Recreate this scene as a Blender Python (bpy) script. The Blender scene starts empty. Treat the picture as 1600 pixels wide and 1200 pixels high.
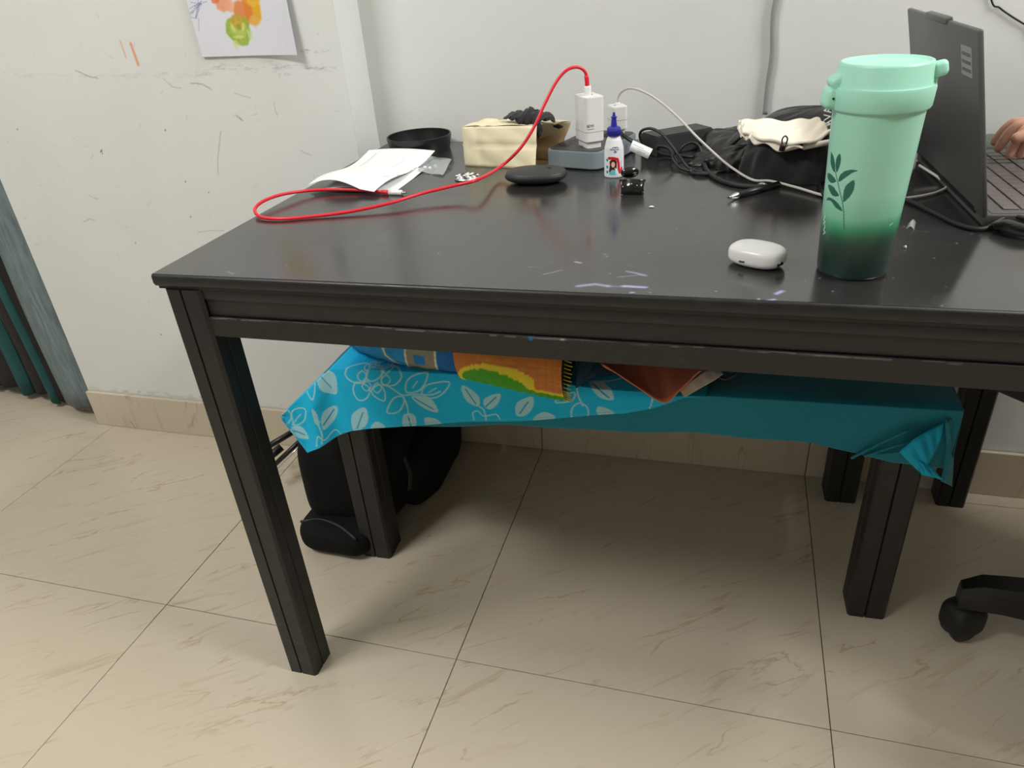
import bpy, bmesh, math, random
import numpy as np
from mathutils import Vector, Matrix, Euler

random.seed(7); rng = np.random.default_rng(7)
SC = bpy.context.scene
COL = SC.collection

# ------------------------------------------------------------------ camera
CAM = np.array([0.7009, -0.7089, 1.0596]); ROT = (1.0474, 0.0701, 0.2729); FPX = 1142.02
cd = bpy.data.cameras.new('camera'); cam = bpy.data.objects.new('camera', cd); COL.objects.link(cam)
cam.location = CAM; cam.rotation_euler = ROT
cd.sensor_width = 36; cd.lens = FPX * 36 / 1600; cd.clip_start = 0.02
SC.camera = cam

# ------------------------------------------------------------------ world, lights, exposure
W = bpy.data.worlds.new('world'); SC.world = W; W.use_nodes = True
W.node_tree.nodes['Background'].inputs[0].default_value = (0.8, 0.88, 1.0, 1)
W.node_tree.nodes['Background'].inputs[1].default_value = 0.05

def area(name, loc, target, sx, sy, power, color):
    l = bpy.data.lights.new(name, 'AREA'); l.shape = 'RECTANGLE'; l.size = sx; l.size_y = sy
    l.energy = power; l.color = color
    o = bpy.data.objects.new(name, l); COL.objects.link(o); o.location = loc
    o.rotation_euler = (Vector(target) - Vector(loc)).to_track_quat('-Z', 'Y').to_euler()
    return o
area('ceiling_tube_light', (-0.85, -1.0, 2.70), (0.15, 0.1, 0.4), 0.9, 0.35, 36, (1.0, 0.99, 0.97))
area('right_wall_tube_light', (2.45, 0.0, 2.62), (0.2, 0.4, 0.7), 0.9, 0.25, 52, (1.0, 0.985, 0.96))
area('window_daylight', (-1.2, -2.9, 1.9), (-0.2, 0, 1.0), 1.4, 0.9, 8, (0.90, 0.97, 1.0))

SC.view_settings.view_transform = 'Standard'; SC.view_settings.look = 'None'
SC.view_settings.gamma = 1; SC.view_settings.use_curve_mapping = False
SC.view_settings.exposure = 0.0

# ------------------------------------------------------------------ points on real planes
_E = np.array(Euler(ROT, 'XYZ').to_matrix())
def ray(x, y): return _E @ np.array([(x - 800) / FPX, -(y - 600) / FPX, -1.0])
def PZ(x, y, z): d = ray(x, y); return Vector(CAM + d * (z - CAM[2]) / d[2])
def PY(x, y, Y): d = ray(x, y); return Vector(CAM + d * (Y - CAM[1]) / d[1])
TZ = 0.75            # table top height
WY = 0.7524          # back wall
PWY = 0.652          # picture wall

# ------------------------------------------------------------------ materials
def lin(c):
    c = np.asarray(c, float)
    return np.where(c <= 0.04045, c / 12.92, ((c + 0.055) / 1.055) ** 2.4)
def c4(r, g, b): return tuple(lin(np.array([r, g, b]) / 255.0)) + (1.0,)
def mat(name, rgb=(128, 128, 128), rough=0.5, metal=0.0, var=0.0, vscale=20, bump=0.0, bscale=60, spec=0.5,
        coat=0.0, vcol=False, trans=0.0, alpha=1.0, sss=0.0, sheen=0.0, stretch=(1, 1, 1), rvar=0.0, emit=0):
    m = bpy.data.materials.new(name); m.use_nodes = True; nt = m.node_tree; N = nt.nodes; L = nt.links
    b = N['Principled BSDF']
    b.inputs['Roughness'].default_value = rough; b.inputs['Metallic'].default_value = metal
    b.inputs['Specular IOR Level'].default_value = spec; b.inputs['Coat Weight'].default_value = coat
    b.inputs['Coat Roughness'].default_value = 0.12
    b.inputs['Transmission Weight'].default_value = trans; b.inputs['Alpha'].default_value = alpha
    if sss:
        b.inputs['Subsurface Weight'].default_value = sss; b.inputs['Subsurface Radius'].default_value = (0.01, 0.004, 0.002)
    if sheen: b.inputs['Sheen Weight'].default_value = sheen
    tc = N.new('ShaderNodeTexCoord'); mp = N.new('ShaderNodeMapping'); L.new(tc.outputs['Object'], mp.inputs[0])
    mp.inputs['Scale'].default_value = stretch
    base = None
    if vcol:
        a = N.new('ShaderNodeAttribute'); a.attribute_name = 'Col'; base = a.outputs['Color']
    else:
        r = N.new('ShaderNodeRGB'); r.outputs[0].default_value = c4(*rgb); base = r.outputs[0]
    if var > 0 or rvar > 0:
        n = N.new('ShaderNodeTexNoise'); n.inputs['Scale'].default_value = vscale; n.inputs['Detail'].default_value = 5
        L.new(mp.outputs[0], n.inputs['Vector'])
        if var > 0:
            mr = N.new('ShaderNodeMapRange'); mr.inputs[1].default_value = 0.3; mr.inputs[2].default_value = 0.7
            mr.inputs[3].default_value = 1 - var; mr.inputs[4].default_value = 1 + var
            L.new(n.outputs[0], mr.inputs[0])
            mx = N.new('ShaderNodeVectorMath'); mx.operation = 'SCALE'
            L.new(base, mx.inputs[0]); L.new(mr.outputs[0], mx.inputs['Scale']); base = mx.outputs[0]
        if rvar > 0:
            mr2 = N.new('ShaderNodeMapRange'); mr2.inputs[1].default_value = 0.35; mr2.inputs[2].default_value = 0.65
            mr2.inputs[3].default_value = max(rough - rvar, 0.02); mr2.inputs[4].default_value = rough + rvar
            L.new(n.outputs[0], mr2.inputs[0]); L.new(mr2.outputs[0], b.inputs['Roughness'])
    L.new(base, b.inputs['Base Color'])
    if bump > 0:
        n2 = N.new('ShaderNodeTexNoise'); n2.inputs['Scale'].default_value = bscale; n2.inputs['Detail'].default_value = 4
        L.new(mp.outputs[0], n2.inputs['Vector'])
        bp = N.new('ShaderNodeBump'); bp.inputs['Strength'].default_value = bump; bp.inputs['Distance'].default_value = 0.002
        L.new(n2.outputs[0], bp.inputs['Height']); L.new(bp.outputs[0], b.inputs['Normal'])
    return m

M = {}
M['wall'] = mat('wall_paint', (222, 224, 221), 0.55, var=0.02, vscale=6, bump=0.25, bscale=35, spec=0.3)
M['wall_marked'] = mat('wall_paint_marked', rough=0.55, vcol=True, var=0.02, vscale=6, bump=0.25, bscale=35, spec=0.3)
M['wall_low_bounce'] = mat('low_bounce_wall_paint', (176, 170, 160), 0.7)  # beige for unseen walls, toned down to lessen bounce light under the table
M['ceiling'] = mat('ceiling_paint', (235, 235, 230), 0.8)
M['black_wood'] = mat('black_painted_wood', (25, 25, 26), 0.42, var=0.15, vscale=40, bump=0.03, bscale=60, stretch=(1, 1, 1), rvar=0.08)
M['bench_wood'] = mat('dark_bench_wood', (33, 32, 31), 0.5, var=0.2, vscale=40, bump=0.2, bscale=90)
M['worn_wood'] = mat('black_wood_worn', rough=0.42, vcol=True, var=0.15, vscale=40, bump=0.2, bscale=90)
M['grout'] = mat('grout', (70, 62, 52), 0.9)
M['black_plastic'] = mat('black_plastic', (22, 22, 23), 0.38, bump=0.05, bscale=300)
M['matte_black'] = mat('matte_black', (24, 24, 25), 0.6, bump=0.1, bscale=300)
M['charcoal'] = mat('charcoal_plastic', (48, 49, 50), 0.5)
M['gloss_black'] = mat('gloss_black', (16, 16, 17), 0.12, spec=0.6)
M['white_plastic'] = mat('white_plastic', (232, 232, 230), 0.28)
M['white_port'] = mat('port_dark', (60, 60, 62), 0.4)
M['offwhite_cable'] = mat('greyish_white_cable', (196, 192, 184), 0.45)
M['grey_cable'] = mat('grey_cable', (150, 152, 150), 0.5)
M['red_cable'] = mat('red_cable', (222, 34, 52), 0.35)
M['paper'] = mat('white_paper', (238, 240, 240), 0.75)
M['ink'] = mat('grey_ink', (120, 122, 125), 0.8)
M['dark_ink'] = mat('dark_ink', (45, 45, 48), 0.8)
M['kraft'] = mat('cream_paper', (226, 216, 182), 0.7, var=0.03, bump=0.2, bscale=40)
M['kraft_in'] = mat('inner_kraft', (190, 160, 122), 0.8)
M['black_cloth'] = mat('black_cloth', (24, 24, 26), 0.9, bump=0.6, bscale=500, sheen=0.2)
M['black_leather'] = mat('black_shiny_fabric', (26, 26, 27), 0.38, bump=0.3, bscale=80)
M['cream_cloth'] = mat('cream_cloth', (240, 230, 214), 0.85, bump=0.4, bscale=300)
M['strip_grey'] = mat('blue_grey_plastic', (132, 144, 148), 0.45)
M['strip_top'] = mat('dark_grey_top', (58, 58, 60), 0.45)
M['blue_cap'] = mat('violet_blue_cap', (44, 40, 150), 0.35)
M['teal'] = mat('teal_cloth', (6, 126, 146), 0.85, var=0.08, vscale=300, bump=0.5, bscale=700, sheen=0.2)
M['turq'] = mat('turquoise_cloth', (0, 172, 212), 0.8, bump=0.4, bscale=500)
M['print'] = mat('printed_cloth', rough=0.85, vcol=True, bump=0.3, bscale=600)
M['terracotta'] = mat('terracotta_cloth', (214, 122, 90), 0.85, bump=0.4, bscale=400)
M['mint_lid'] = mat('mint_silicone', (162, 222, 200), 0.42)
M['cup'] = mat('cup_paint', rough=0.30, vcol=True, spec=0.5)
M['dark_hole'] = mat('dark_hole', (30, 50, 44), 0.7)
M['laptop'] = mat('laptop_shell', (92, 92, 92), 0.45, metal=0.3)
M['laptop_deck'] = mat('laptop_deck', (92, 90, 88), 0.45, metal=0.3)
M['key'] = mat('laptop_key', (96, 90, 86), 0.4)
M['sticker'] = mat('grey_sticker', (150, 150, 148), 0.6)
M['sticker_ink'] = mat('sticker_ink', (98, 98, 97), 0.6)
M['skin'] = mat('skin', (232, 180, 156), 0.5, sss=0.1, var=0.04, vscale=60)
M['nail'] = mat('nail', (232, 180, 160), 0.3)
M['hair'] = mat('hair', (20, 16, 14), 0.5)
M['shirt'] = mat('white_shirt', (240, 238, 232), 0.85, bump=0.3, bscale=300)
M['trousers'] = mat('dark_trousers', (26, 26, 29), 0.9, bump=0.3, bscale=300)
M['silver'] = mat('silver_metal', (205, 205, 208), 0.22, metal=1.0)
M['foil'] = mat('foil', (175, 178, 180), 0.3, metal=0.8, bump=0.6, bscale=300)
M['clear'] = mat('clear_film', (205, 212, 212), 0.12, alpha=0.35, bump=0.4, bscale=60, spec=0.8)
M['vpaint'] = mat('painted_print', rough=0.6, vcol=True)
M['label'] = mat('glossy_label', rough=0.35, vcol=True)
M['backpack'] = mat('backpack_fabric', (9, 9, 10), 0.8, bump=0.6, bscale=350, spec=0.25)
M['backpack_trim'] = mat('backpack_trim', (40, 41, 44), 0.6)
M['curtain_grey'] = mat('worn_blue_grey_fabric', (112, 128, 132), 0.55, var=0.28, vscale=9, stretch=(14, 14, 1.6), bump=0.3, bscale=30)
M['curtain_teal'] = mat('curtain_teal', (30, 84, 84), 0.8, var=0.1, vscale=30)
M['curtain_black'] = mat('curtain_black', (34, 31, 32), 0.85, var=0.1, vscale=30)
M['eye'] = mat('eye_white', (235, 235, 230), 0.2)
M['iris'] = mat('iris', (40, 24, 16), 0.2)
M['lips'] = mat('lips', (180, 105, 95), 0.5)

# marble floor tile: warm veins, all running the same way as in the room
def tile_mat():
    m = bpy.data.materials.new('marble_tile'); m.use_nodes = True; nt = m.node_tree; N = nt.nodes; L = nt.links
    b = N['Principled BSDF']; b.inputs['Roughness'].default_value = 0.2
    b.inputs['Specular IOR Level'].default_value = 0.4
    g = N.new('ShaderNodeNewGeometry'); oi = N.new('ShaderNodeObjectInfo')
    off = N.new('ShaderNodeVectorMath'); off.operation = 'MULTIPLY_ADD'
    cmb = N.new('ShaderNodeCombineXYZ')
    for k in range(3): L.new(oi.outputs['Random'], cmb.inputs[k])
    L.new(cmb.outputs[0], off.inputs[0]); off.inputs[1].default_value = (37, 23, 11); L.new(g.outputs['Position'], off.inputs[2])
    def veins(rot, sx, sy, scale, lo, hi, dist):
        mp = N.new('ShaderNodeMapping'); mp.inputs['Rotation'].default_value = (0, 0, rot); mp.vector_type = 'POINT'
        L.new(off.outputs[0], mp.inputs[0])
        mp2 = N.new('ShaderNodeMapping'); mp2.inputs['Scale'].default_value = (sx, sy, 1); L.new(mp.outputs[0], mp2.inputs[0])
        n = N.new('ShaderNodeTexNoise'); n.inputs['Scale'].default_value = scale; n.inputs['Detail'].default_value = 6
        n.inputs['Roughness'].default_value = 0.62; n.inputs['Distortion'].default_value = dist
        L.new(mp2.outputs[0], n.inputs['Vector'])
        r = N.new('ShaderNodeMapRange'); r.inputs[1].default_value = lo; r.inputs[2].default_value = hi; L.new(n.outputs[0], r.inputs[0])
        return r.outputs[0], mp2
    def ridge(rot, sx, sy, scale, width, mlo, mhi):
        mp = N.new('ShaderNodeMapping'); mp.inputs['Rotation'].default_value = (0, 0, rot); L.new(off.outputs[0], mp.inputs[0])
        mp2 = N.new('ShaderNodeMapping'); mp2.inputs['Scale'].default_value = (sx, sy, 1); L.new(mp.outputs[0], mp2.inputs[0])
        n = N.new('ShaderNodeTexNoise'); n.inputs['Scale'].default_value = scale; n.inputs['Detail'].default_value = 5; n.inputs['Distortion'].default_value = 0.3
        L.new(mp2.outputs[0], n.inputs['Vector'])
        a = N.new('ShaderNodeMath'); a.operation = 'SUBTRACT'; a.inputs[1].default_value = 0.5; L.new(n.outputs[0], a.inputs[0])
        b2 = N.new('ShaderNodeMath'); b2.operation = 'ABSOLUTE'; L.new(a.outputs[0], b2.inputs[0])
        r = N.new('ShaderNodeMapRange'); r.inputs[1].default_value = width; r.inputs[2].default_value = 0.0; L.new(b2.outputs[0], r.inputs[0])
        n2 = N.new('ShaderNodeTexNoise'); n2.inputs['Scale'].default_value = scale * 1.1; n2.inputs['Detail'].default_value = 3; L.new(mp2.outputs[0], n2.inputs['Vector'])
        of2 = N.new('ShaderNodeVectorMath'); of2.inputs[1].default_value = (5.2, 3.1, 1.7); L.new(mp2.outputs[0], of2.inputs[0]); L.new(of2.outputs[0], n2.inputs['Vector'])
        r2 = N.new('ShaderNodeMapRange'); r2.inputs[1].default_value = mlo; r2.inputs[2].default_value = mhi; L.new(n2.outputs[0], r2.inputs[0])
        m_ = N.new('ShaderNodeMath'); m_.operation = 'MULTIPLY'; L.new(r.outputs[0], m_.inputs[0]); L.new(r2.outputs[0], m_.inputs[1])
        return m_.outputs[0]
    v1, _ = veins(-0.72, 1.5, 11.0, 2.9, 0.62, 0.68, 0.7)
    v2, _ = veins(-0.60, 2.4, 15.0, 3.6, 0.58, 0.68, 0.8)
    base = N.new('ShaderNodeRGB'); base.outputs[0].default_value = c4(205, 194, 172)
    nn = N.new('ShaderNodeTexNoise'); nn.inputs['Scale'].default_value = 2.2; nn.inputs['Detail'].default_value = 3; L.new(off.outputs[0], nn.inputs['Vector'])
    mixb = N.new('ShaderNodeMix'); mixb.data_type = 'RGBA'; L.new(nn.outputs[0], mixb.inputs[0])
    mixb.inputs[6].default_value = c4(206, 193, 174); mixb.inputs[7].default_value = c4(200, 190, 168)
    def mix(a, f, col, s):
        ml = N.new('ShaderNodeMath'); ml.operation = 'MULTIPLY'; ml.inputs[1].default_value = s; L.new(f, ml.inputs[0])
        mm = N.new('ShaderNodeMix'); mm.data_type = 'RGBA'; L.new(ml.outputs[0], mm.inputs[0]); L.new(a, mm.inputs[6]); mm.inputs[7].default_value = col
        return mm.outputs[2]
    c = mix(mixb.outputs[2], v1, c4(168, 140, 106), 0.28)
    c = mix(c, ridge(-0.66, 1.7, 7.5, 2.6, 0.018, 0.52, 0.62), c4(166, 138, 104), 0.6)
    c = mix(c, v2, c4(180, 158, 130), 0.3)
    L.new(c, b.inputs['Base Color'])
    return m
M['tile'] = tile_mat()

# ------------------------------------------------------------------ mesh helpers
def link(o, parent=None):
    COL.objects.link(o)
    if parent is not None: o.parent = parent
    return o
def obj(name, me, m=None, parent=None, smooth=False):
    if m is not None: me.materials.append(m)
    if smooth:
        me.polygons.foreach_set('use_smooth', [True] * len(me.polygons))
    o = bpy.data.objects.new(name, me)
    return link(o, parent)
def from_bm(name, bm, m, parent=None, smooth=False):
    bmesh.ops.recalc_face_normals(bm, faces=bm.faces)
    me = bpy.data.meshes.new(name); bm.to_mesh(me); bm.free()
    return obj(name, me, m, parent, smooth)
def empty(name, loc, rz=0.0):
    o = bpy.data.objects.new(name, None); COL.objects.link(o); o.location = loc; o.rotation_euler = (0, 0, rz)
    o.empty_display_size = 0.03
    return o
def tag(o, label=None, cat=None, group=None, kind=None):
    if label: o['label'] = label
    if cat: o['category'] = cat
    if group: o['group'] = group
    if kind: o['kind'] = kind
    return o
def smooth_by_angle(o, ang=0.6):
    me = o.data
    me.polygons.foreach_set('use_smooth', [True] * len(me.polygons))
    bm = bmesh.new(); bm.from_mesh(me)
    for e in bm.edges:
        if len(e.link_faces) == 2 and e.calc_face_angle(0) > ang: e.smooth = False
    bm.to_mesh(me); bm.free()
    return o
def box(name, lo, hi, m, parent=None, bevel=0.0, seg=2, rot=None, taper=None):
    bm = bmesh.new(); bmesh.ops.create_cube(bm, size=1)
    lo = Vector(lo); hi = Vector(hi); c = (lo + hi) / 2; s = hi - lo
    for v in bm.verts: v.co = Vector((v.co.x * s.x, v.co.y * s.y, v.co.z * s.z))
    if bevel: bmesh.ops.bevel(bm, geom=list(bm.edges), offset=bevel, segments=seg, profile=0.5, affect='EDGES')
    if rot is not None:
        R = Euler(rot).to_matrix()
        for v in bm.verts: v.co = R @ v.co
    for v in bm.verts: v.co += c
    o = from_bm(name, bm, m, parent)
    if bevel: smooth_by_angle(o, 0.9 if seg > 1 else 0.3)
    return o
def rbox(name, lo, hi, m, parent=None, r=0.01, seg=6, edge=0.0):
    """box with rounded vertical corners (radius r) and a small edge bevel"""
    lo = Vector(lo); hi = Vector(hi)
    bm = bmesh.new(); pts = []
    for cx, cy, a0 in ((hi.x - r, hi.y - r, 0), (lo.x + r, hi.y - r, 90), (lo.x + r, lo.y + r, 180), (hi.x - r, lo.y + r, 270)):
        for k in range(seg + 1):
            a = math.radians(a0 + 90 * k / seg); pts.append((cx + r * math.cos(a), cy + r * math.sin(a)))
    vs = [bm.verts.new((x, y, lo.z)) for x, y in pts]; f = bm.faces.new(vs)
    g = bmesh.ops.extrude_face_region(bm, geom=[f])
    for v in [q for q in g['geom'] if isinstance(q, bmesh.types.BMVert)]: v.co.z = hi.z
    if edge:
        es = [e for e in bm.edges if abs(e.verts[0].co.z - e.verts[1].co.z) < 1e-6]
        bmesh.ops.bevel(bm, geom=es, offset=edge, segments=2, affect='EDGES')
    return smooth_by_angle(from_bm(name, bm, m, parent), 0.7)
def prism(name, poly, z0, z1, m, parent=None, axis='z', bevel=0.0):
    bm = bmesh.new()
    def P(a, b, c):
        return (a, b, c) if axis == 'z' else ((a, c, b) if axis == 'y' else (c, a, b))
    vs = [bm.verts.new(P(a, b, z0)) for a, b in poly]; f = bm.faces.new(vs)
    g = bmesh.ops.extrude_face_region(bm, geom=[f])
    nv = [q for q in g['geom'] if isinstance(q, bmesh.types.BMVert)]
    idx = 2 if axis == 'z' else (1 if axis == 'y' else 0)
    for v in nv: v.co[idx] = z1
    if bevel: bmesh.ops.bevel(bm, geom=list(bm.edges), offset=bevel, segments=2, affect='EDGES')
    o = from_bm(name, bm, m, parent)
    return smooth_by_angle(o, 0.6) if bevel else o
def lathe(name, prof, m, parent=None, seg=48, loc=(0, 0, 0), cap=True, sx=1, sy=1):
    bm = bmesh.new(); rings = []
    for r, z in prof:
        rings.append([bm.verts.new((loc[0] + sx * r * math.cos(2 * math.pi * k / seg), loc[1] + sy * r * math.sin(2 * math.pi * k / seg), loc[2] + z)) for k in range(seg)])
    for a, b in zip(rings, rings[1:]):
        for k in range(seg): bm.faces.new((a[k], a[(k + 1) % seg], b[(k + 1) % seg], b[k]))
    if cap: bm.faces.new(rings[0][::-1]); bm.faces.new(rings[-1])
    return smooth_by_angle(from_bm(name, bm, m, parent), 0.7)
def spline(pts, n=8, closed=False):
    P = [Vector(p) for p in pts]; out = []
    N = len(P); rngk = range(N if closed else N - 1)
    for i in rngk:
        p0 = P[(i - 1) % N] if (closed or i > 0) else P[0] * 2 - P[1]
        p1 = P[i]; p2 = P[(i + 1) % N]
        p3 = P[(i + 2) % N] if (closed or i + 2 < N) else P[-1] * 2 - P[-2]
        for k in range(n):
            t = k / n
            out.append(0.5 * ((2 * p1) + (p2 - p0) * t + (2 * p0 - 5 * p1 + 4 * p2 - p3) * t * t + (3 * p1 - p0 - 3 * p2 + p3) * t ** 3))
    if not closed: out.append(P[-1])
    return out
def tube(name, pts, r, m, parent=None, n=8, seg=8, closed=False, flat=1.0, raw=False):
    P = [Vector(p) for p in pts] if raw else spline(pts, n, closed)
    bm = bmesh.new(); rings = []; N = len(P)
    up = Vector((0.13, 0.21, 1)).normalized(); prev = None
    for i, p in enumerate(P):
        t = (P[(i + 1) % N] - P[i - 1]) if (closed or 0 < i < N - 1) else (P[1] - P[0] if i == 0 else P[-1] - P[-2])
        t.normalize()
        if prev is None: a = t.cross(up).normalized()
        else:
            a = prev - t * prev.dot(t); a.normalize()
        prev = a.copy(); b = t.cross(a)
        rr = r[min(i * len(r) // N, len(r) - 1)] if isinstance(r, (list, tuple)) else r
        rings.append([bm.verts.new(p + a * rr * math.cos(2 * math.pi * k / seg) + b * rr * flat * math.sin(2 * math.pi * k / seg)) for k in range(seg)])
    for i in range(N if closed else N - 1):
        A = rings[i]; B = rings[(i + 1) % N]
        for k in range(seg): bm.faces.new((A[k], A[(k + 1) % seg], B[(k + 1) % seg], B[k]))
    if not closed: bm.faces.new(rings[0][::-1]); bm.faces.new(rings[-1])
    return from_bm(name, bm, m, parent, True)
def grid(name, X, Y, Z, m, parent=None, col=None, smooth=True, solid=0.0, flip=False):
    n, k = X.shape
    co = np.stack([X, Y, Z], -1).reshape(-1, 3).astype(np.float32)
    idx = np.arange(n * k).reshape(n, k)
    q = np.stack([idx[:-1, :-1], idx[:-1, 1:], idx[1:, 1:], idx[1:, :-1]], -1).reshape(-1, 4)
    if flip: q = q[:, ::-1]
    me = bpy.data.meshes.new(name); me.vertices.add(n * k); me.vertices.foreach_set('co', co.ravel())
    me.loops.add(q.size); me.loops.foreach_set('vertex_index', q.ravel().astype(np.int32))
    me.polygons.add(len(q)); me.polygons.foreach_set('loop_start', np.arange(0, q.size, 4, dtype=np.int32))
    me.update(calc_edges=True)
    if col is not None:
        a = me.color_attributes.new('Col', 'FLOAT_COLOR', 'POINT')
        rgba = np.ones((n * k, 4), np.float32); rgba[:, :3] = lin(np.clip(col.reshape(-1, 3), 0, 255) / 255.0)
        a.data.foreach_set('color', rgba.ravel())
    o = obj(name, me, m, parent, smooth)
    if solid:
        s = o.modifiers.new('thickness', 'SOLIDIFY'); s.thickness = solid; s.offset = 0
    return o
def paint_mesh(o, fn):
    """fn: (N,3) object coordinates -> (N,3) sRGB 0..255"""
    me = o.data; n = len(me.vertices); co = np.empty(n * 3, np.float32); me.vertices.foreach_get('co', co)
    col = fn(co.reshape(-1, 3))
    a = me.color_attributes.new('Col', 'FLOAT_COLOR', 'POINT')
    rgba = np.ones((n, 4), np.float32); rgba[:, :3] = lin(np.clip(col, 0, 255) / 255.0)
    a.data.foreach_set('color', rgba.ravel())

class Print:
    """flat print evaluated at 2-D coordinates of mesh points"""
    def __init__(s, u, v, base):
        s.u = u.ravel().astype(float); s.v = v.ravel().astype(float); s.c = np.tile(np.array(base, float), (s.u.size, 1))
    def _bb(s, pts, pad):
        p = np.array(pts, float); lo = p.min(0) - pad; hi = p.max(0) + pad
        return np.nonzero((s.u > lo[0]) & (s.u < hi[0]) & (s.v > lo[1]) & (s.v < hi[1]))[0]
    def _mix(s, i, w, col): s.c[i] = s.c[i] * (1 - w[:, None]) + np.array(col, float) * w[:, None]
    def poly(s, pts, col, a=1.0):
        i = s._bb(pts, 0)
        if not len(i): return
        x = s.u[i]; y = s.v[i]; ins = np.zeros(len(i), bool); n = len(pts)
        for k in range(n):
            x1, y1 = pts[k]; x2, y2 = pts[(k + 1) % n]
            if y1 == y2: continue
            c = ((y1 > y) != (y2 > y)) & (x < (x2 - x1) * (y - y1) / (y2 - y1) + x1); ins ^= c
        s._mix(i, ins * a, col)
    def line(s, pts, w, col, a=1.0, closed=False, soft=0.35):
        i = s._bb(pts, w)
        if not len(i): return
        x = s.u[i]; y = s.v[i]; d = np.full(len(i), 1e9); P = list(pts) + ([pts[0]] if closed else [])
        for (x1, y1), (x2, y2) in zip(P, P[1:]):
            dx, dy = x2 - x1, y2 - y1; t = np.clip(((x - x1) * dx + (y - y1) * dy) / max(dx * dx + dy * dy, 1e-12), 0, 1)
            d = np.minimum(d, np.hypot(x - x1 - t * dx, y - y1 - t * dy))
        s._mix(i, np.clip((w / 2 - d) / (w * soft / 2) , 0, 1) * a, col)
    def blob(s, cx, cy, rx, ry, col, a=1.0, soft=0.3, rot=0.0, wob=0.0):
        R = max(rx, ry) * 1.3
        i = s._bb([(cx - R, cy - R), (cx + R, cy + R)], 0)
        if not len(i): return
        x = s.u[i] - cx; y = s.v[i] - cy; c, q = math.cos(rot), math.sin(rot)
        X = (x * c + y * q) / rx; Y = (-x * q + y * c) / ry; th = np.arctan2(Y, X)
        d = np.hypot(X, Y) + wob * (np.sin(3 * th + cx * 99) + 0.6 * np.sin(7 * th + cy * 77) + 0.3 * np.sin(13 * th))
        s._mix(i, np.clip((1 - d) / soft, 0, 1) * a, col)
def round_poly(pts, n=5):
    return [(p.x, p.y) for p in spline([(x, y, 0) for x, y in pts], n, True)]
def text(name, s, size, m, parent, loc, rot, extrude=0.0001, bend=None):
    cu = bpy.data.curves.new(name, 'FONT'); cu.body = s; cu.size = size; cu.align_x = 'CENTER'; cu.align_y = 'CENTER'; cu.extrude = extrude
    t = bpy.data.objects.new('t', cu); COL.objects.link(t)
    bpy.context.view_layer.update()
    me = bpy.data.meshes.new_from_object(t.evaluated_get(bpy.context.evaluated_depsgraph_get()))
    bpy.data.objects.remove(t)
    Mx = Matrix.Translation(loc) @ (rot if isinstance(rot, Matrix) else Euler(rot).to_matrix().to_4x4())
    if bend: 
        for v in me.vertices: v.co = bend(v.co)
    else: me.transform(Mx)
    me.materials.clear()
    return obj(name, me, m, parent)

# ------------------------------------------------------------------ THE SETTING
TS = 0.6155; GX = 0.2977; GY = 0.0896
floor = box('floor', (-2.9, -3.1, -0.06), (3.4, 2.0, -0.005), M['grout']); tag(floor, kind='structure')
def tile_mesh(w, d, h=0.006):
    bm = bmesh.new(); bmesh.ops.create_cube(bm, size=1)
    for v in bm.verts: v.co = Vector((v.co.x * w, v.co.y * d, v.co.z * h))
    bmesh.ops.bevel(bm, geom=[e for e in bm.edges if all(v.co.z > 0 for v in e.verts)], offset=0.0006, segments=1, affect='EDGES')
    me = bpy.data.meshes.new('tile'); bm.to_mesh(me); bm.free(); me.materials.append(M['tile']); return me
tm = tile_mesh(TS - 0.0015, TS - 0.0015)
strip_d = WY - (GY + TS); tms = tile_mesh(TS - 0.0015, strip_d - 0.0014)
for i in range(-5, 5):
    for j in range(-5, 2):
        x0 = GX + i * TS; y0 = GY + j * TS
        if x0 > 3.3: continue
        if j == 1: me = tms; cy = GY + TS + strip_d / 2
        else: me = tm; cy = y0 + TS / 2
        link(bpy.data.objects.new('tile', me), floor).location = (x0 + TS / 2, cy, -0.003)
me2 = tile_mesh(TS - 0.0015, TS - 0.0015)
for i in range(-5, -1):
    for j in (0, 1):
        link(bpy.data.objects.new('tile', me2), floor).location = (GX + (i + .5) * TS, WY + (j + .5) * TS + 0.001, -0.003)

# back wall and other walls
wb = box('wall_back', (-0.0246, WY, 0), (3.2, WY + 0.12, 2.8), M['wall']); tag(wb, kind='structure')
wl2 = box('wall_right', (3.2, -3.0, 0), (3.3, WY + 0.12, 2.8), M['wall_low_bounce']); tag(wl2, kind='structure')
wf = box('wall_front', (-2.8, -3.1, 0), (3.3, -3.0, 2.8), M['wall_low_bounce']); tag(wf, kind='structure')
wl3 = box('wall_left', (-2.9, -3.1, 0), (-2.8, 1.95, 2.8), M['wall']); tag(wl3, kind='structure')
we = box('wall_corridor', (-2.8, 1.85, 0), (-0.15, 1.95, 2.8), M['wall']); tag(we, kind='structure')
we2 = box('wall_doorway', (-2.8, PWY, 0), (-2.0, WY, 2.8), M['wall']); tag(we2, kind='structure')
ce = box('ceiling', (-2.9, -3.1, 2.8), (3.3, 1.95, 2.9), M['ceiling']); tag(ce, kind='structure')

# picture wall: pier standing proud of the back wall, scuffed and marked paint
PX0, PX1 = -0.985, -0.0246
n_x, n_z = 520, 640
U, V = np.meshgrid(np.linspace(PX0, PX1, n_x), np.linspace(0, 1.22, n_z))
pr = Print(U, V, (222, 224, 221))
def pw(x, y): q = PY(x, y, PWY); return (q.x, q.z)
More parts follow.
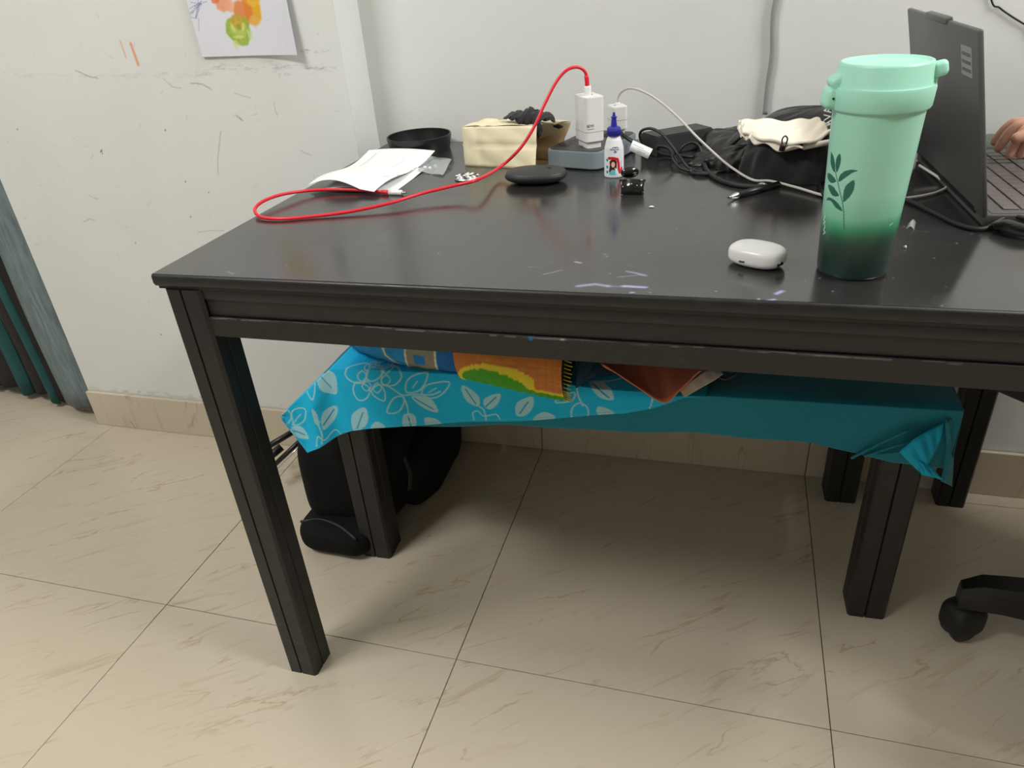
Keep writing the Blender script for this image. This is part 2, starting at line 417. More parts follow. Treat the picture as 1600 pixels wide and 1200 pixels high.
# long horizontal scuff band below the painting
for k in range(70):
    px = rng.uniform(300, 520); py = 108 + rng.normal(0, 5) - (px - 400) * 0.02
    l = rng.uniform(3, 14); a = rng.uniform(0.08, 0.34)
    pr.line([pw(px, py), pw(px + l, py + rng.uniform(-1, 1))], 0.0026, (120, 120, 118), a, soft=1)
for k in range(90):
    px = rng.uniform(0, 330); py = 118 + rng.normal(0, 2.5)
    pr.line([pw(px, py), pw(px + rng.uniform(3, 12), py + rng.uniform(-1, 1))], 0.0030, (160, 160, 156), rng.uniform(0.06, 0.22), soft=1)
for k in range(22):
    px = rng.uniform(462, 512); py = rng.choice([80, 105]) + rng.normal(0, 1.5)
    pr.line([pw(px, py), pw(px + rng.uniform(2, 7), py)], 0.0024, (110, 110, 108), rng.uniform(0.1, 0.35), soft=1)
for a, b, c, al in (((298, 130), (315, 131), (331, 140), .5), ((255, 123), (270, 136), (283, 138), .3), ((345, 206), (340, 250), (341, 272), .3),
                    ((370, 181), (375, 185), (379, 188), .8), ((157, 238), (159, 234), (160, 241), .8), ((118, 110), (140, 120), (153, 122), .5),
                    ((130, 347), (140, 342), (150, 345), .3), ((139, 305), (146, 309), (153, 311), .3), ((310, 363), (330, 360), (350, 360), .25),
                    ((365, 145), (380, 150), (392, 153), .25), ((428, 160), (430, 172), (433, 180), .25), ((470, 235), (478, 240), (486, 242), .25)):
    pr.line([pw(*a), pw(*b), pw(*c)], 0.0026, (112, 112, 110), al)
for k in range(90):
    px = rng.uniform(10, 560); py = rng.uniform(20, 560); an = rng.uniform(0, 3.14); l = rng.uniform(2, 9)
    pr.line([pw(px, py), pw(px + l * math.cos(an), py + l * math.sin(an))], 0.0022, (165, 163, 158), rng.uniform(0.1, 0.35))
for px, py in ((258, 203), (290, 284), (326, 301), (27, 202), (298, 339), (212, 380), (252, 523), (218, 612)):
    pr.blob(*pw(px, py), 0.002, 0.0025, (90, 90, 90), 0.7)
pr.line([pw(188, 64), pw(192, 76), pw(197, 90)], 0.006, (222, 168, 140), 0.75, soft=0.8)
pr.line([pw(204, 68), pw(210, 84), pw(216, 101)], 0.009, (226, 140, 106), 0.8, soft=0.8)
for k in range(60):   # dirt above the skirting
    px = rng.uniform(PX0, PX1)
    pr.blob(px, 0.112 + abs(rng.normal(0, .004)), rng.uniform(.004, .015), .004, (205, 192, 170), .5)
g = grid('wall_picture', U, np.full_like(U, PWY), V, M['wall_marked'], None, pr.c.reshape(n_z, n_x, 3)); tag(g, kind='structure')
box('wall_pier', (PX0, PWY + 0.0006, 0), (PX1, 0.95, 1.22), M['wall'], g)
box('wall_pier_upper', (PX0, PWY, 1.22), (PX1, 0.95, 2.8), M['wall'], g)
lint = box('trim_1', (-2.0, PWY, 2.1), (PX0, WY, 2.8), M['wall']); tag(lint, kind='structure')

# skirting of cut floor tiles
def skirting(name, x0, x1, y, joints, step):
    b = box(name, (x0, y - 0.006, 0), (x1, y, 0.106), M['grout']); tag(b, kind='structure')
    xs = [x0] + [j for j in joints if x0 < j < x1] + [x1]
    for a, c in zip(xs, xs[1:]):
        box('skirting_tile', (a + 0.0008, y - 0.012, 0.0005), (c - 0.0008, y - 0.003, 0.1085), M['tile'], b, bevel=0.0008, seg=1)
skirting('baseboard_left', PX0, PX1, PWY, [GX - TS], TS)
skirting('baseboard_back', PX1, 3.2, WY, [GX + k * TS for k in range(0, 6)], TS)
skirting('baseboard_corridor', -2.8, -0.99, 1.85, [GX + k * TS for k in range(-6, 0)], TS)

# ------------------------------------------------------------------ TABLE
TW, TD = 1.238, 0.745
table = empty('table', (0.0, 0.0, 0))
tag(table, 'large black painted wooden table with paint smears on its glossy top', 'table')
nx, ny = 500, 300
ins = 0.0035
U, V = np.meshgrid(np.linspace(ins, TW - ins, nx), np.linspace(ins, TD - ins, ny))
pr = Print(U, V, (42, 41, 41))
def tt(x, y): q = PZ(x, y, TZ); return (q.x, q.y)
LIL = (168, 168, 222)
def smear(pts, w, c=LIL, a=.9): pr.line([tt(*p) for p in pts], w, c, a, soft=.8)
smear([(903, 447), (930, 444), (950, 447)], .010, a=.7); smear([(950, 447), (975, 448)], .008, a=.4); smear([(975, 447), (1008, 449)], .009)
smear([(965, 433), (985, 431), (1008, 429)], .004, a=.5); smear([(980, 424), (995, 427), (1010, 431)], .0045, a=.85); smear([(986, 457), (990, 457)], .005)
smear([(1213, 459), (1222, 455)], .008); smear([(1199, 470), (1210, 468)], .007); smear([(1186, 467), (1187, 474)], .004, a=.8)
smear([(848, 429), (865, 425), (879, 422)], .0035, (150, 150, 148), .7); smear([(826, 417), (848, 417)], .003, (150, 150, 148), .6)
smear([(899, 409), (908, 411)], .005, (180, 180, 178), .8)
smear([(355, 424), (365, 428)], .004, (120, 120, 118), .8); smear([(352, 427), (372, 426)], .003, (120, 120, 118), .5)
smear([(1410, 352), (1425, 360), (1450, 362)], .002, (130, 130, 128), .5)
for k in range(150):
    px = rng.uniform(300, 1590); py = rng.uniform(235, 480)
    w = rng.uniform(.0012, .0022)
    pr.blob(*tt(px, py), w, w, (150, 150, 146), rng.uniform(.2, .7))
for k in range(110):
    px = rng.uniform(1040, 1560); py = rng.uniform(320, 470); l = rng.uniform(4, 26)
    pr.line([tt(px, py), tt(px + l, py + rng.uniform(-2, 2))], .0016, (95, 92, 88), rng.uniform(.08, .35))
for k in range(40):
    px = rng.uniform(400, 1560); py = 470 + (px - 800) * .036 - abs(rng.normal(0, 3)) ; 
    pr.blob(*tt(px, py - 8), .002, .0012, (170, 168, 160), rng.uniform(.2, .6))
def top_mat():
    m = mat('table_top_paint', rough=0.19, vcol=True, var=0.12, vscale=9, bump=0.06, bscale=22, spec=0.5, rvar=0.06)
    m.node_tree.nodes['Principled BSDF'].inputs['IOR'].default_value = 2.0
    return m
M['top'] = top_mat()
bm = bmesh.new()
def loop(i, z, r=0.006):
    pts = []
    for cx, cy, a0 in ((TW - r, TD - r, 0), (r, TD - r, 90), (r, r, 180), (TW - r, r, 270)):
        for k in range(5):
            a = math.radians(a0 + 90 * k / 4); rr = max(r - i, .0005); pts.append(bm.verts.new((cx + rr * math.cos(a), cy + rr * math.sin(a), z)))
    return pts
Ls = [loop(.0035, .7498), loop(.0012, .7490), loop(0, .7465), loop(0, .7375), loop(.0015, .7345), loop(.005, .733), loop(.005, .7295)]
for A, B in zip(Ls, Ls[1:]):
    for k in range(len(A)): bm.faces.new((A[k], B[k], B[(k + 1) % len(A)], A[(k + 1) % len(A)]))
bm.faces.new(Ls[-1]); bm.faces.new(Ls[0])
tp = from_bm('tabletop', bm, M['black_wood'], table); smooth_by_angle(tp, .8)
sf = grid('top_surface', U, V, np.full_like(U, TZ), M['top'], tp, pr.c.reshape(ny, nx, 3))
def grooved_leg(name, x, y, w, h, m, parent, gw=0.0035, z0=0.0):
    c = w * 0.5; b = 0.004; P = []
    def side(ax, ay, bx, by):   # along one side with a V groove a bit off centre
        dx, dy = (bx - ax), (by - ay); L = math.hypot(dx, dy); dx /= L; dy /= L; nxx, nyy = dy, -dx
        for t, d in ((b, 0), (L * .46 - gw / 2, 0), (L * .46, .0035), (L * .46 + gw / 2, 0), (L - b, 0)):
            P.append((ax + dx * t - nxx * d, ay + dy * t - nyy * d))
    side(x, y, x + w, y); side(x + w, y, x + w, y + w); side(x + w, y + w, x, y + w); side(x, y + w, x, y)
    bm = bmesh.new(); vs = [bm.verts.new((a, b_, z0)) for a, b_ in P]; f = bm.faces.new(vs)
    g = bmesh.ops.extrude_face_region(bm, geom=[f])
    for v in [q for q in g['geom'] if isinstance(q, bmesh.types.BMVert)]: v.co.z = h
    return from_bm(name, bm, m, parent)
LW = 0.054
for x, y in ((.0139, .0), (TW - .0139 - LW, .0), (.0139, TD - LW - .006), (TW - .0139 - LW, TD - LW - .006)):
    grooved_leg('leg', x, y + (0.002 if y == 0 else 0), LW, .7295, M['black_wood'], table)
def apron(lo, hi, front):   # worn apron board: moulded upper board and proud lower strip
    (x0, y0), (x1, y1) = lo, hi
    a = box('apron', (x0, y0, .6925), (x1, y1, .7295), M['black_wood'], table, bevel=.0015)
    if front:
        box('apron_moulding', (x0, y0 - .0025, .716), (x1, y0 + .002, .7295), M['black_wood'], a, bevel=.001)
        n, k = 700, 18
        X, Z = np.meshgrid(np.linspace(x0, x1, n), np.linspace(.6645, .692, k))
        p = Print(X, Z, (27, 25, 24))
        for _ in range(60):
            x = rng.uniform(x0, x1); l = rng.uniform(.004, .04)
            p.line([(x, .6912 + rng.normal(0, .0006)), (x + l, .6912 + rng.normal(0, .0006))], .0018, (118, 114, 108), rng.uniform(.25, .9))
        for _ in range(40):
            x = rng.uniform(x0, x1); z = rng.uniform(.667, .69)
            p.line([(x, z), (x + rng.uniform(-.01, .01), z + rng.uniform(-.004, .004))], .0012, (70, 68, 64), rng.uniform(.2, .6))
        q = PY(827, 530, .0); p.blob(q.x, q.z, .0035, .006, (20, 110, 160), .9)
        q = PY(877, 533, .0); p.blob(q.x, q.z, .003, .003, (170, 165, 155), .9)
        lo_ = box('apron_rail', (x0, y0 - .0025, .6645), (x1, y1, .692), M['black_wood'], table, bevel=.001)
        grid('worn_face', X, np.full_like(X, y0 - .0027), Z, M['worn_wood'], lo_, p.c.reshape(k, n, 3))
    else:
        box('apron_rail', (x0, y0, .6645), (x1, y1, .692), M['black_wood'], table, bevel=.001)
x0, x1 = .0139 + LW, TW - .0139 - LW
apron((x0, .0085), (x1, .030), True)
apron((x0, TD - .03), (x1, TD - .012), False)
y0, y1 = LW + .002, TD - LW - .006
apron((.018, y0), (.036, y1), False); apron((TW - .036, y0), (TW - .018, y1), False)

# ------------------------------------------------------------------ BENCH under the table
bench = empty('bench', (.0157, .298, 0), math.radians(2.1))
tag(bench, 'low dark wooden bench under the table, covered with cloths', 'bench')
BL, BD, BW = 1.008, .387, .062
for x, y in ((0, 0), (BL - BW, 0), (0, BD - BW), (BL - BW, BD - BW)):
    grooved_leg('leg', x, y, BW, .425, M['bench_wood'], bench)
box('seat', (.035, -.008, .425), (BL + .01, BD + .01, .447), M['bench_wood'], bench, bevel=.003)
box('rail', (BW, .006, .375), (BL - BW, .026, .425), M['bench_wood'], bench)
box('rail', (BW, BD - .026, .375), (BL - BW, BD - .006, .425), M['bench_wood'], bench)
box('rail', (.006, BW, .375), (.026, BD - BW, .425), M['bench_wood'], bench)
box('rail', (BL - .026, BW, .375), (BL - .006, BD - BW, .425), M['bench_wood'], bench)
bcos, bsin = math.cos(math.radians(2.1)), math.sin(math.radians(2.1))
def byf(x): return .298 + (x - .0157) * math.tan(math.radians(2.1))   # world y of bench front line

# teal cloth: lies on the bench, drops over the front and the right end
def interp(x, pts): return np.interp(x, [p[0] for p in pts], [p[1] for p in pts])
teal_bot = [(-.02, .33), (.10, .345), (.27, .359), (.43, .370), (.59, .376), (.85, .3785), (.875, .374), (.92, .366), (.97, .352), (1.02, .346), (1.05, .344)]
n, kt, kf = 220, 16, 40
xs = np.linspace(.03, 1.05, n)
X = np.zeros((kt + kf, n)); Y = X.copy(); Z = X.copy()
for j in range(kt):
    t = j / kt
    X[j] = xs; Y[j] = .69 * (1 - t) + (np.array([byf(a) for a in xs]) - .008) * t; Z[j] = .4515 + .0015 * np.sin(xs * 23 + j)
for j in range(kf):
    t = j / (kf - 1); bot = interp(xs, teal_bot); z = .4515 * (1 - t) + bot * t
    X[kt + j] = xs
    Y[kt + j] = byf(0) + (xs - .0157) * .0367 - .0135 + .004 * np.sin(xs * 19 + 1) * t - .005 * t * np.clip((xs - .8) / .2, 0, 1) * np.sin(t * 4 + xs * 30)
    Z[kt + j] = z + .0015 * np.sin(xs * 40) * t
teal = grid('bench_cloth', X, Y, Z, M['teal'], None, solid=.0012)
tag(teal, 'plain dark teal cloth draped along the bench under the table', 'cloth')
# right-hand end: end drop and a bunched corner showing the brighter side
ys = np.linspace(.325, .68, 30); zs = np.linspace(.4515, .335, 14)
YY, ZZ = np.meshgrid(ys, zs); XX = 1.051 + .006 * np.sin(YY * 60) * (.4515 - ZZ) / .11
grid('end_drop', XX, YY, ZZ, M['teal'], teal, solid=.0012)
def patch(name, quads_px, plane_fn, m, parent, solid=.0012, nu=16, nv=10, bulge=0.0, axisn=(0, -1, 0)):
    """surface between two polylines (lists of 3-D points)"""
    A = spline(quads_px[0], nu); B = spline(quads_px[1], nu); n = min(len(A), len(B)); A = A[:n]; B = B[:n]
    X = np.zeros((nv, n)); Y = X.copy(); Z = X.copy()
    for j in range(nv):
        t = j / (nv - 1)
        for i in range(n):
            p = A[i].lerp(B[i], t) + Vector(axisn) * bulge * math.sin(math.pi * t) * (.6 + .4 * math.sin(i * .5))
            X[j, i], Y[j, i], Z[j, i] = p
    return grid(name, X, Y, Z, m, parent, solid=solid)
q = lambda x, y, Y: PY(x, y, Y)
patch('turned_fold', ([q(1474, 661, .315), q(1452, 672, .305), q(1428, 686, .297), q(1405, 706, .30)],
                      [q(1468, 690, .318), q(1458, 712, .304), q(1448, 728, .296), q(1436, 737, .30)]), None, M['turq'], teal, bulge=.006)
patch('turned_fold', ([q(1428, 712, .297), q(1440, 722, .293), q(1455, 728, .30)],
                      [q(1440, 742, .297), q(1456, 745, .294), q(1473, 750, .30)]), None, M['turq'], teal, bulge=.004)
patch('corner_fold', ([q(1478, 655, .31), q(1479, 690, .312), q(1476, 725, .31), q(1470, 752, .306)],
                      [q(1489, 651, .335), q(1490, 690, .337), q(1489, 730, .335), q(1487, 760, .33)]), None, M['teal'], teal, bulge=.004, axisn=(1, 0, 0))
tube('edge_roll', [q(1480, 658, .312), q(1482, 690, .314), q(1480, 725, .312), q(1477, 753, .308)], .003, M['teal'], teal)
for k in range(3):
    tube('crease', [q(1330 + 20 * k, 716 - 3 * k, .312), q(1380 + 15 * k, 690 + 8 * k, .311), q(1420 + 10 * k, 672 + 16 * k, .311)], .0022, M['teal'], teal)

# floral turquoise cloth over the left part of the bench
hem = [(-.0744, .3557), (-.055, .318), (-.035, .2796), (-.005, .297), (.0246, .3147), (.065, .335), (.1122, .3473), (.17, .358), (.2321, .3658), (.36, .384), (.4846, .4007), (.5636, .4152), (.614, .4325), (.6563, .452), (.69, .4565)]
n, kt, kf = 520, 170, 150
xs = np.linspace(-.0744, .69, n)
X = np.zeros((kt + kf, n)); Y = X.copy(); Z = X.copy(); PU = X.copy(); PV = X.copy()
hz = interp(xs, hem)
fl_y = .298 + (xs - .0157) * .0367 - .021
left = np.clip((.05 - xs) / .125, 0, 1)            # part hanging past the bench end
topz = .4555 + .0125 * np.clip((.52 - xs) / .1, 0, 1) * np.clip((xs + .0) / .08, 0, 1) - .0985 * left ** 1.15
fold = -.010 * np.exp(-((xs + .0) / .022) ** 2) + .006 * np.exp(-((xs - .035) / .02) ** 2)
for j in range(kt):
    t = j / (kt - 1); yb = .60 - .30 * left
    X[j] = xs; Y[j] = yb * (1 - t) + (fl_y) * t
    Z[j] = topz + (.4555 - topz) * 0 ; PU[j] = xs; PV[j] = topz + (Y[j] - fl_y) * .6
for j in range(kf):
    t = j / (kf - 1); b = np.minimum(hz, topz - .0005)
    Z[kt + j] = topz * (1 - t) + b * t; X[kt + j] = xs
    Y[kt + j] = fl_y - .004 * np.sin(min(t * 5, 1.57)) + fold * min(t * 3, 1) + .003 * np.sin(xs * 28) * t + .010 * left * np.sin(t * 3)
    PU[kt + j] = xs; PV[kt + j] = Z[kt + j]
pr = Print(PU, PV, (0, 188, 236))
FL = (170, 218, 228)
def f7(x, y): p = PY(400 + x / 3.2, 500 + y / 3.2, .285); return (p.x, p.z)
def f8(x, y): p = PY(850 + x / 3.2, 500 + y / 3.2, .285); return (p.x, p.z)
def outl(f, pts, w=.0034, closed=True, n=4):
    P = [f(*p) for p in pts]
    P = round_poly(P, n) if closed else [(v.x, v.y) for v in spline([(a, b, 0) for a, b in P], 4)]
    pr.line(P, w, FL, .95, closed=closed)
def solid_leaf(f, pts, rib=None):
    pr.poly(round_poly([f(*p) for p in pts], 4), FL, .95)
    if rib: pr.line([f(*p) for p in rib], .0026, (0, 140, 185), .9)
outl(f7, [(560, 262), (575, 228), (615, 225), (635, 262), (605, 292), (570, 290)])
for a in range(7):
    an = a * 2 * math.pi / 7 + .4; cx, cy = 600 + 62 * math.cos(an), 268 + 62 * math.sin(an)
    outl(f7, [(cx - 22, cy), (cx, cy - 24), (cx + 22, cy), (cx, cy + 24)], .0028)
for P_ in ([(548, 300), (490, 295), (457, 262), (470, 225), (525, 208), (565, 235)], [(555, 310), (510, 300), (498, 345), (525, 388), (565, 378), (580, 335)],
           [(590, 335), (600, 365), (650, 392), (655, 350), (630, 312)], [(640, 310), (700, 315), (733, 275), (700, 235), (660, 228), (640, 255)],
           [(555, 225), (580, 205), (620, 190), (655, 215), (640, 240)]): outl(f7, P_)
outl(f7, [(655, 312), (700, 338), (742, 365), (800, 362), (880, 368), (925, 352)], .0038, False)
for P_ in ([(762, 352), (758, 305), (790, 275), (855, 262), (852, 305), (820, 345)], [(835, 358), (862, 318), (968, 308), (935, 365), (880, 385)],
           [(742, 372), (695, 382), (666, 448), (720, 446), (748, 405)], [(770, 460), (745, 490), (755, 522), (800, 520), (805, 485), (792, 462)]): outl(f7, P_)
outl(f7, [(790, 330), (812, 300)], .0028, False); outl(f7, [(870, 355), (905, 335)], .0028, False); outl(f7, [(742, 372), (765, 420), (778, 520)], .0036, False)
solid_leaf(f7, [(785, 372), (835, 372), (890, 400), (913, 457), (860, 440), (815, 410)], [(800, 382), (890, 440)])
solid_leaf(f7, [(1032, 325), (1080, 348), (1118, 390), (1112, 430), (1062, 412), (1035, 370)], [(1050, 345), (1100, 420)])
solid_leaf(f7, [(1140, 425), (1148, 388), (1220, 368), (1212, 415), (1170, 447)], [(1150, 432), (1200, 385)])
outl(f7, [(1112, 430), (1140, 450), (1150, 500)], .0036, False); outl(f7, [(1090, 500), (1085, 465), (1110, 455), (1140, 480), (1200, 470), (1222, 495)], .0032, False)
solid_leaf(f7, [(1297, 440), (1315, 405), (1382, 385), (1385, 435), (1350, 475), (1308, 478)], [(1320, 465), (1360, 410)])
solid_leaf(f7, [(1385, 495), (1430, 463), (1482, 478), (1490, 500), (1430, 510)], None)
solid_leaf(f7, [(318, 290), (345, 248), (395, 250), (416, 300), (410, 362), (345, 345)], [(335, 270), (385, 330)])
outl(f7, [(240, 300), (262, 268), (298, 262), (308, 320), (303, 378), (265, 340)])
outl(f7, [(196, 440), (266, 426), (255, 488), (203, 512)]); outl(f7, [(150, 455), (175, 435), (188, 470), (175, 500), (152, 490)])
outl(f7, [(195, 510), (225, 470), (240, 455)], .003, False)
solid_leaf(f7, [(190, 522), (235, 518), (262, 540), (282, 576), (230, 568)], [(205, 535), (260, 560)])
solid_leaf(f7, [(304, 418), (325, 440), (342, 500), (318, 485)], None)
solid_leaf(f7, [(345, 480), (358, 436), (412, 425), (405, 480), (360, 528)], [(355, 505), (395, 440)])
outl(f7, [(335, 500), (352, 545), (355, 590)], .0034, False); outl(f7, [(330, 600), (335, 552), (365, 575), (400, 540), (435, 570)], .003, False)
solid_leaf(f7, [(485, 490), (500, 450), (552, 424), (572, 465), (560, 515), (500, 548)], [(515, 530), (545, 450)])
solid_leaf(f7, [(585, 520), (615, 495), (655, 515), (650, 545), (590, 550)], None)
solid_leaf(f7, [(745, 465), (785, 455), (808, 490), (800, 525), (755, 525)], [(770, 470), (785, 520)])
solid_leaf(f7, [(850, 480), (905, 490), (930, 520), (860, 525)], None)
outl(f8, [(55, 412), (90, 385), (150, 372), (135, 412), (70, 420)]); outl(f8, [(160, 330), (165, 380), (190, 440)], .0036, False)
outl(f8, [(138, 500), (138, 450), (175, 425), (212, 450), (208, 500)])
solid_leaf(f8, [(212, 322), (270, 325), (330, 365), (343, 412), (270, 395)], [(230, 335), (320, 400)])
outl(f8, [(170, 312), (230, 275), (320, 268), (400, 285), (330, 318), (240, 322)]); solid_leaf(f8, [(262, 448), (305, 452), (348, 480), (270, 492)], None)
solid_leaf(f8, [(-20, 480), (15, 465), (50, 495), (0, 505)], None)
outl(f8, [(520, 470), (535, 430), (545, 405), (600, 420)], .0034, False); outl(f8, [(700, 300), (740, 280), (770, 300), (735, 330)], .003)
fh = [(a, b + .004) for a, b in hem]; pr.line(fh, .0012, (90, 190, 215), .8)
floral = grid('floral_cloth', X, Y, Z, M['print'], None, pr.c.reshape(kt + kf, n, 3), solid=.001)
tag(floral, 'bright turquoise cloth with pale flower and leaf print hanging over bench', 'cloth')
# left tip flap that hangs past the bench end
lt = [q(520, 548, .36), q(498, 575, .345), (q(470, 610, .32)), q(445, 645, .285)]

# rolled bedding on the bench, tucked under the table
def bundle(name, axis_pts, rad, m, fn, label, cat, nu=200, nv=110, squash=1.0, parent=None):
    A = spline(axis_pts, nu // (len(axis_pts) - 1)); n = len(A)
    X = np.zeros((nv, n)); Y = X.copy(); Z = X.copy(); TU = X.copy(); TV = X.copy()
    for i, p in enumerate(A):
        r = float(np.interp(i / (n - 1), np.linspace(0, 1, len(rad)), rad))
        th = np.linspace(0, 2 * math.pi, nv)
        rr = r * (1 + .03 * np.sin(3 * th + i * .03) + .012 * math.sin(i * .35))
        X[:, i] = p.x; Y[:, i] = p.y - rr * np.cos(th); Z[:, i] = p.z + rr * squash * np.sin(th)
        TU[:, i] = p.x; TV[:, i] = th
    pr = Print(TU, TV, (0, 0, 0)); fn(pr, X, Y, Z)
    o = grid(name, X, Y, Z, m, parent, pr.c.reshape(nv, n, 3)); 
    for i0 in (0, n - 1):
        bm = bmesh.new(); vs = [bm.verts.new((X[k, i0], Y[k, i0], Z[k, i0])) for k in range(0, nv - 1, 2)]; bm.faces.new(vs)
        from_bm('end_cap', bm, M['matte_black'], o)
    if parent is None: tag(o, label, cat)
    return o
def fn_blue(pr, X, Y, Z):
    # print laid out over (x, z) of the visible front
    p2 = Print(X, Z, (30, 140, 200))
    rngl = np.random.default_rng(3)
    for k in range(120):
        z = rngl.uniform(.45, .58); x = rngl.uniform(-.1, .4); p2.line([(x, z), (x + .05, z + rngl.uniform(-.002, .002))], .001, (60, 165, 215), .5)
    def s(x, y): v = PY(x, y, .29); return (v.x, v.z)
    p2.poly([s(460, 520), s(508, 520), s(520, 560), s(470, 560)], (222, 204, 140))
    for a in ((508, 520, 535, 575), (538, 520, 562, 585)):
        p2.line([s(a[0], a[1]), s(a[0] + 6, 545), s(a[2], a[3])], .010, (16, 84, 140))
    p2.line([s(597, 530), s(603, 553), s(622, 575)], .006, (208, 200, 160))
    p2.poly([s(637, 520), s(686, 520), s(683, 600), s(637, 600)], (140, 134, 116))
    p2.line([s(636, 520), s(637, 600)], .004, (220, 214, 196)); p2.line([s(685, 520), s(682, 600)], .004, (220, 214, 196))
    p2.poly([s(648, 549), s(668, 550), s(667, 569), s(649, 568)], (20, 120, 190)); p2.line([s(648, 549), s(668, 550), s(667, 569), s(649, 568)], .0014, (110, 150, 160), .8, True)
    p2.poly([s(687, 520), s(740, 520), s(740, 610), s(685, 600)], (12, 100, 170))
    pr.c[:] = p2.c
roll = bundle('rolled_mat', [(-.05, .45, .56), (.05, .375, .532), (.16, .345, .519), (.295, .334, .514)], [.045, .058, .062, .064], M['print'], fn_blue,
              'blue printed rolled mat with a grey square, lying on floral cloth', 'mat')
def fn_or(pr, X, Y, Z):
    p2 = Print(X, Z, (196, 118, 52))
    def s(x, y): v = PY(x, y, .28); return (v.x, v.z)
    rngl = np.random.default_rng(5)
    for k in range(60):
        z = rngl.uniform(.47, .56); x = rngl.uniform(.28, .5); p2.line([(x, z), (x + .05, z - .004)], .0025, (214, 150, 70), .4)
    p2.poly(round_poly([s(720, 575), s(755, 558), s(805, 564), s(838, 580), s(845, 600), s(900, 612), s(905, 640), s(800, 640), s(730, 610)]), (226, 206, 50), 1)
    p2.poly(round_poly([s(726, 578), s(755, 566), s(790, 572), s(822, 588), s(835, 600), s(890, 617), s(900, 640), s(800, 640), s(735, 605)]), (70, 160, 30), 1)
    p2.line([s(840, 600), s(897, 612)], .006, (230, 205, 50), .9)
    pr.c[:] = p2.c
blk = bundle('folded_blanket', [(.290, .322, .505), (.36, .316, .500), (.43, .312, .492), (.470, .310, .486)], [.058, .060, .058, .056], M['print'], fn_or,
             'orange, yellow and green printed blanket end beside the blue mat', 'blanket')
# creases and frayed end on the blanket
for k in range(14):
    zt = .458 + k * .0055
    tube('fringe', [(.468, .262 + .0025 * abs(k - 4), zt - .012), (.476, .261 + .0025 * abs(k - 4), zt - .014), (.481 + .002 * (k % 2), .262 + .0025 * abs(k - 4), zt - .016)], .0009, mat('fringe_yellow', (220, 200, 60), .8) if k == 0 else bpy.data.materials['fringe_yellow'], blk, n=3, seg=5)
# dark folded cloth and terracotta cloth corner
dk = patch('dark_blue_cloth', ([q(905, 560, .31), q(940, 562, .34), q(975, 566, .36), q(1010, 566, .38)], [q(900, 606, .285), q(925, 590, .31), q(955, 585, .33), (q(1000, 590, .35))]), None,
           mat('slate_blue_cloth', (30, 62, 84), .9, bump=.4, bscale=300), None, bulge=.012, solid=.003)
tag(dk, 'dark slate cloth tucked behind the blanket beside the terracotta corner', 'cloth')
terr_top = [q(938, 563, .33), q(975, 562, .345), q(1020, 562, .35), q(1070, 565, .345), q(1108, 569, .33)]
terr_bot = [q(944, 570, .281), q(996, 605, .268), q(1037, 629, .262), q(1062, 610, .268), q(1094, 579, .281)]
tc = patch('terracotta_cloth', (terr_top, terr_bot), None, M['terracotta'], None, bulge=.01, solid=.002)
tag(tc, 'terracotta cloth corner hanging down under the table apron', 'cloth')
hc = patch('beige_hem', ([q(1062, 608, .276), q(1085, 592, .28), q(1105, 578, .29), q(1120, 572, .30)], [q(1070, 621, .270), q(1092, 608, .273), q(1115, 595, .276), q(1130, 584, .28)]), None,
           mat('beige_lining', (170, 158, 142), .85), floral, bulge=.002)
# small dark tassel / cords at the end of the hem
ts = tube('cord_end', [q(1112, 582, .292), q(1126, 590, .286), q(1134, 592, .286), (q(1150, 584, .29)), q(1140, 580, .30)], .0022, M['matte_black'], floral)

# ------------------------------------------------------------------ BACKPACK + stand under the bench
bp = empty('backpack', (-.03, .5, 0)); tag(bp, 'black backpack slumped on floor under the bench, left end', 'bag')
def blob(name, c, r, m, parent, p=2.6, wob=.04, nu=48, nv=28, rot=0, seed=1, flatz=True):
    th, ph = np.meshgrid(np.linspace(0, 2 * math.pi, nu), np.linspace(-math.pi / 2, math.pi / 2, nv))
    sg = lambda a, e: np.sign(a) * np.abs(a) ** e
    e = 2 / p
    x = sg(np.cos(ph), e) * sg(np.cos(th), e); y = sg(np.cos(ph), e) * sg(np.sin(th), e); z = sg(np.sin(ph), e)
    w = 1 + wob * (np.sin(3 * th + seed) * np.cos(2 * ph) + .6 * np.sin(5 * ph + 2 * seed) * np.cos(ph) + .5 * np.sin(7 * th + 3 * ph + seed) * np.cos(ph))
    x, y, z = x * w * r[0], y * w * r[1], z * w * r[2]
    cr, sr = math.cos(rot), math.sin(rot); X = x * cr - y * sr + c[0]; Y = x * sr + y * cr + c[1]; Z = z + c[2]
    if flatz: Z = np.maximum(Z, .0015)
    P = parent.matrix_basis.inverted() if parent is not None and parent.type == 'EMPTY' else None
    if P is not None:
        l = parent.location; X = X - l.x; Y = Y - l.y; Z = Z - l.z
    return grid(name, X, Y, Z, m, parent)
blob('main_body', (-.035, .515, .135), (.115, .19, .135), M['backpack'], bp, 3.2, .05, rot=-.05, seed=2)
blob('front_pocket', (-.045, .345, .035), (.085, .072, .036), M['backpack'], bp, 3.4, .03, rot=.0, seed=4)
blob('side_pocket', (.058, .575, .10), (.062, .15, .10), M['backpack'], bp, 2.8, .05, seed=6)
def rel(pts, o): return [Vector(p) - o.location for p in pts]
tube('piping', rel([PZ(470, 815, .06), PZ(500, 812, .068), PZ(530, 822, .070), PZ(556, 842, .062)], bp), .003, M['backpack_trim'], bp)
tube('strap', rel([PY(600, 680, .46), PY(625, 705, .44), PY(640, 735, .43), PY(640, 765, .42)], bp), .0075, M['backpack_trim'], bp, flat=.35)
tube('strap', rel([PY(480, 725, .36), PY(510, 745, .35), PY(540, 770, .345)], bp), .008, M['backpack_trim'], bp, flat=.4)
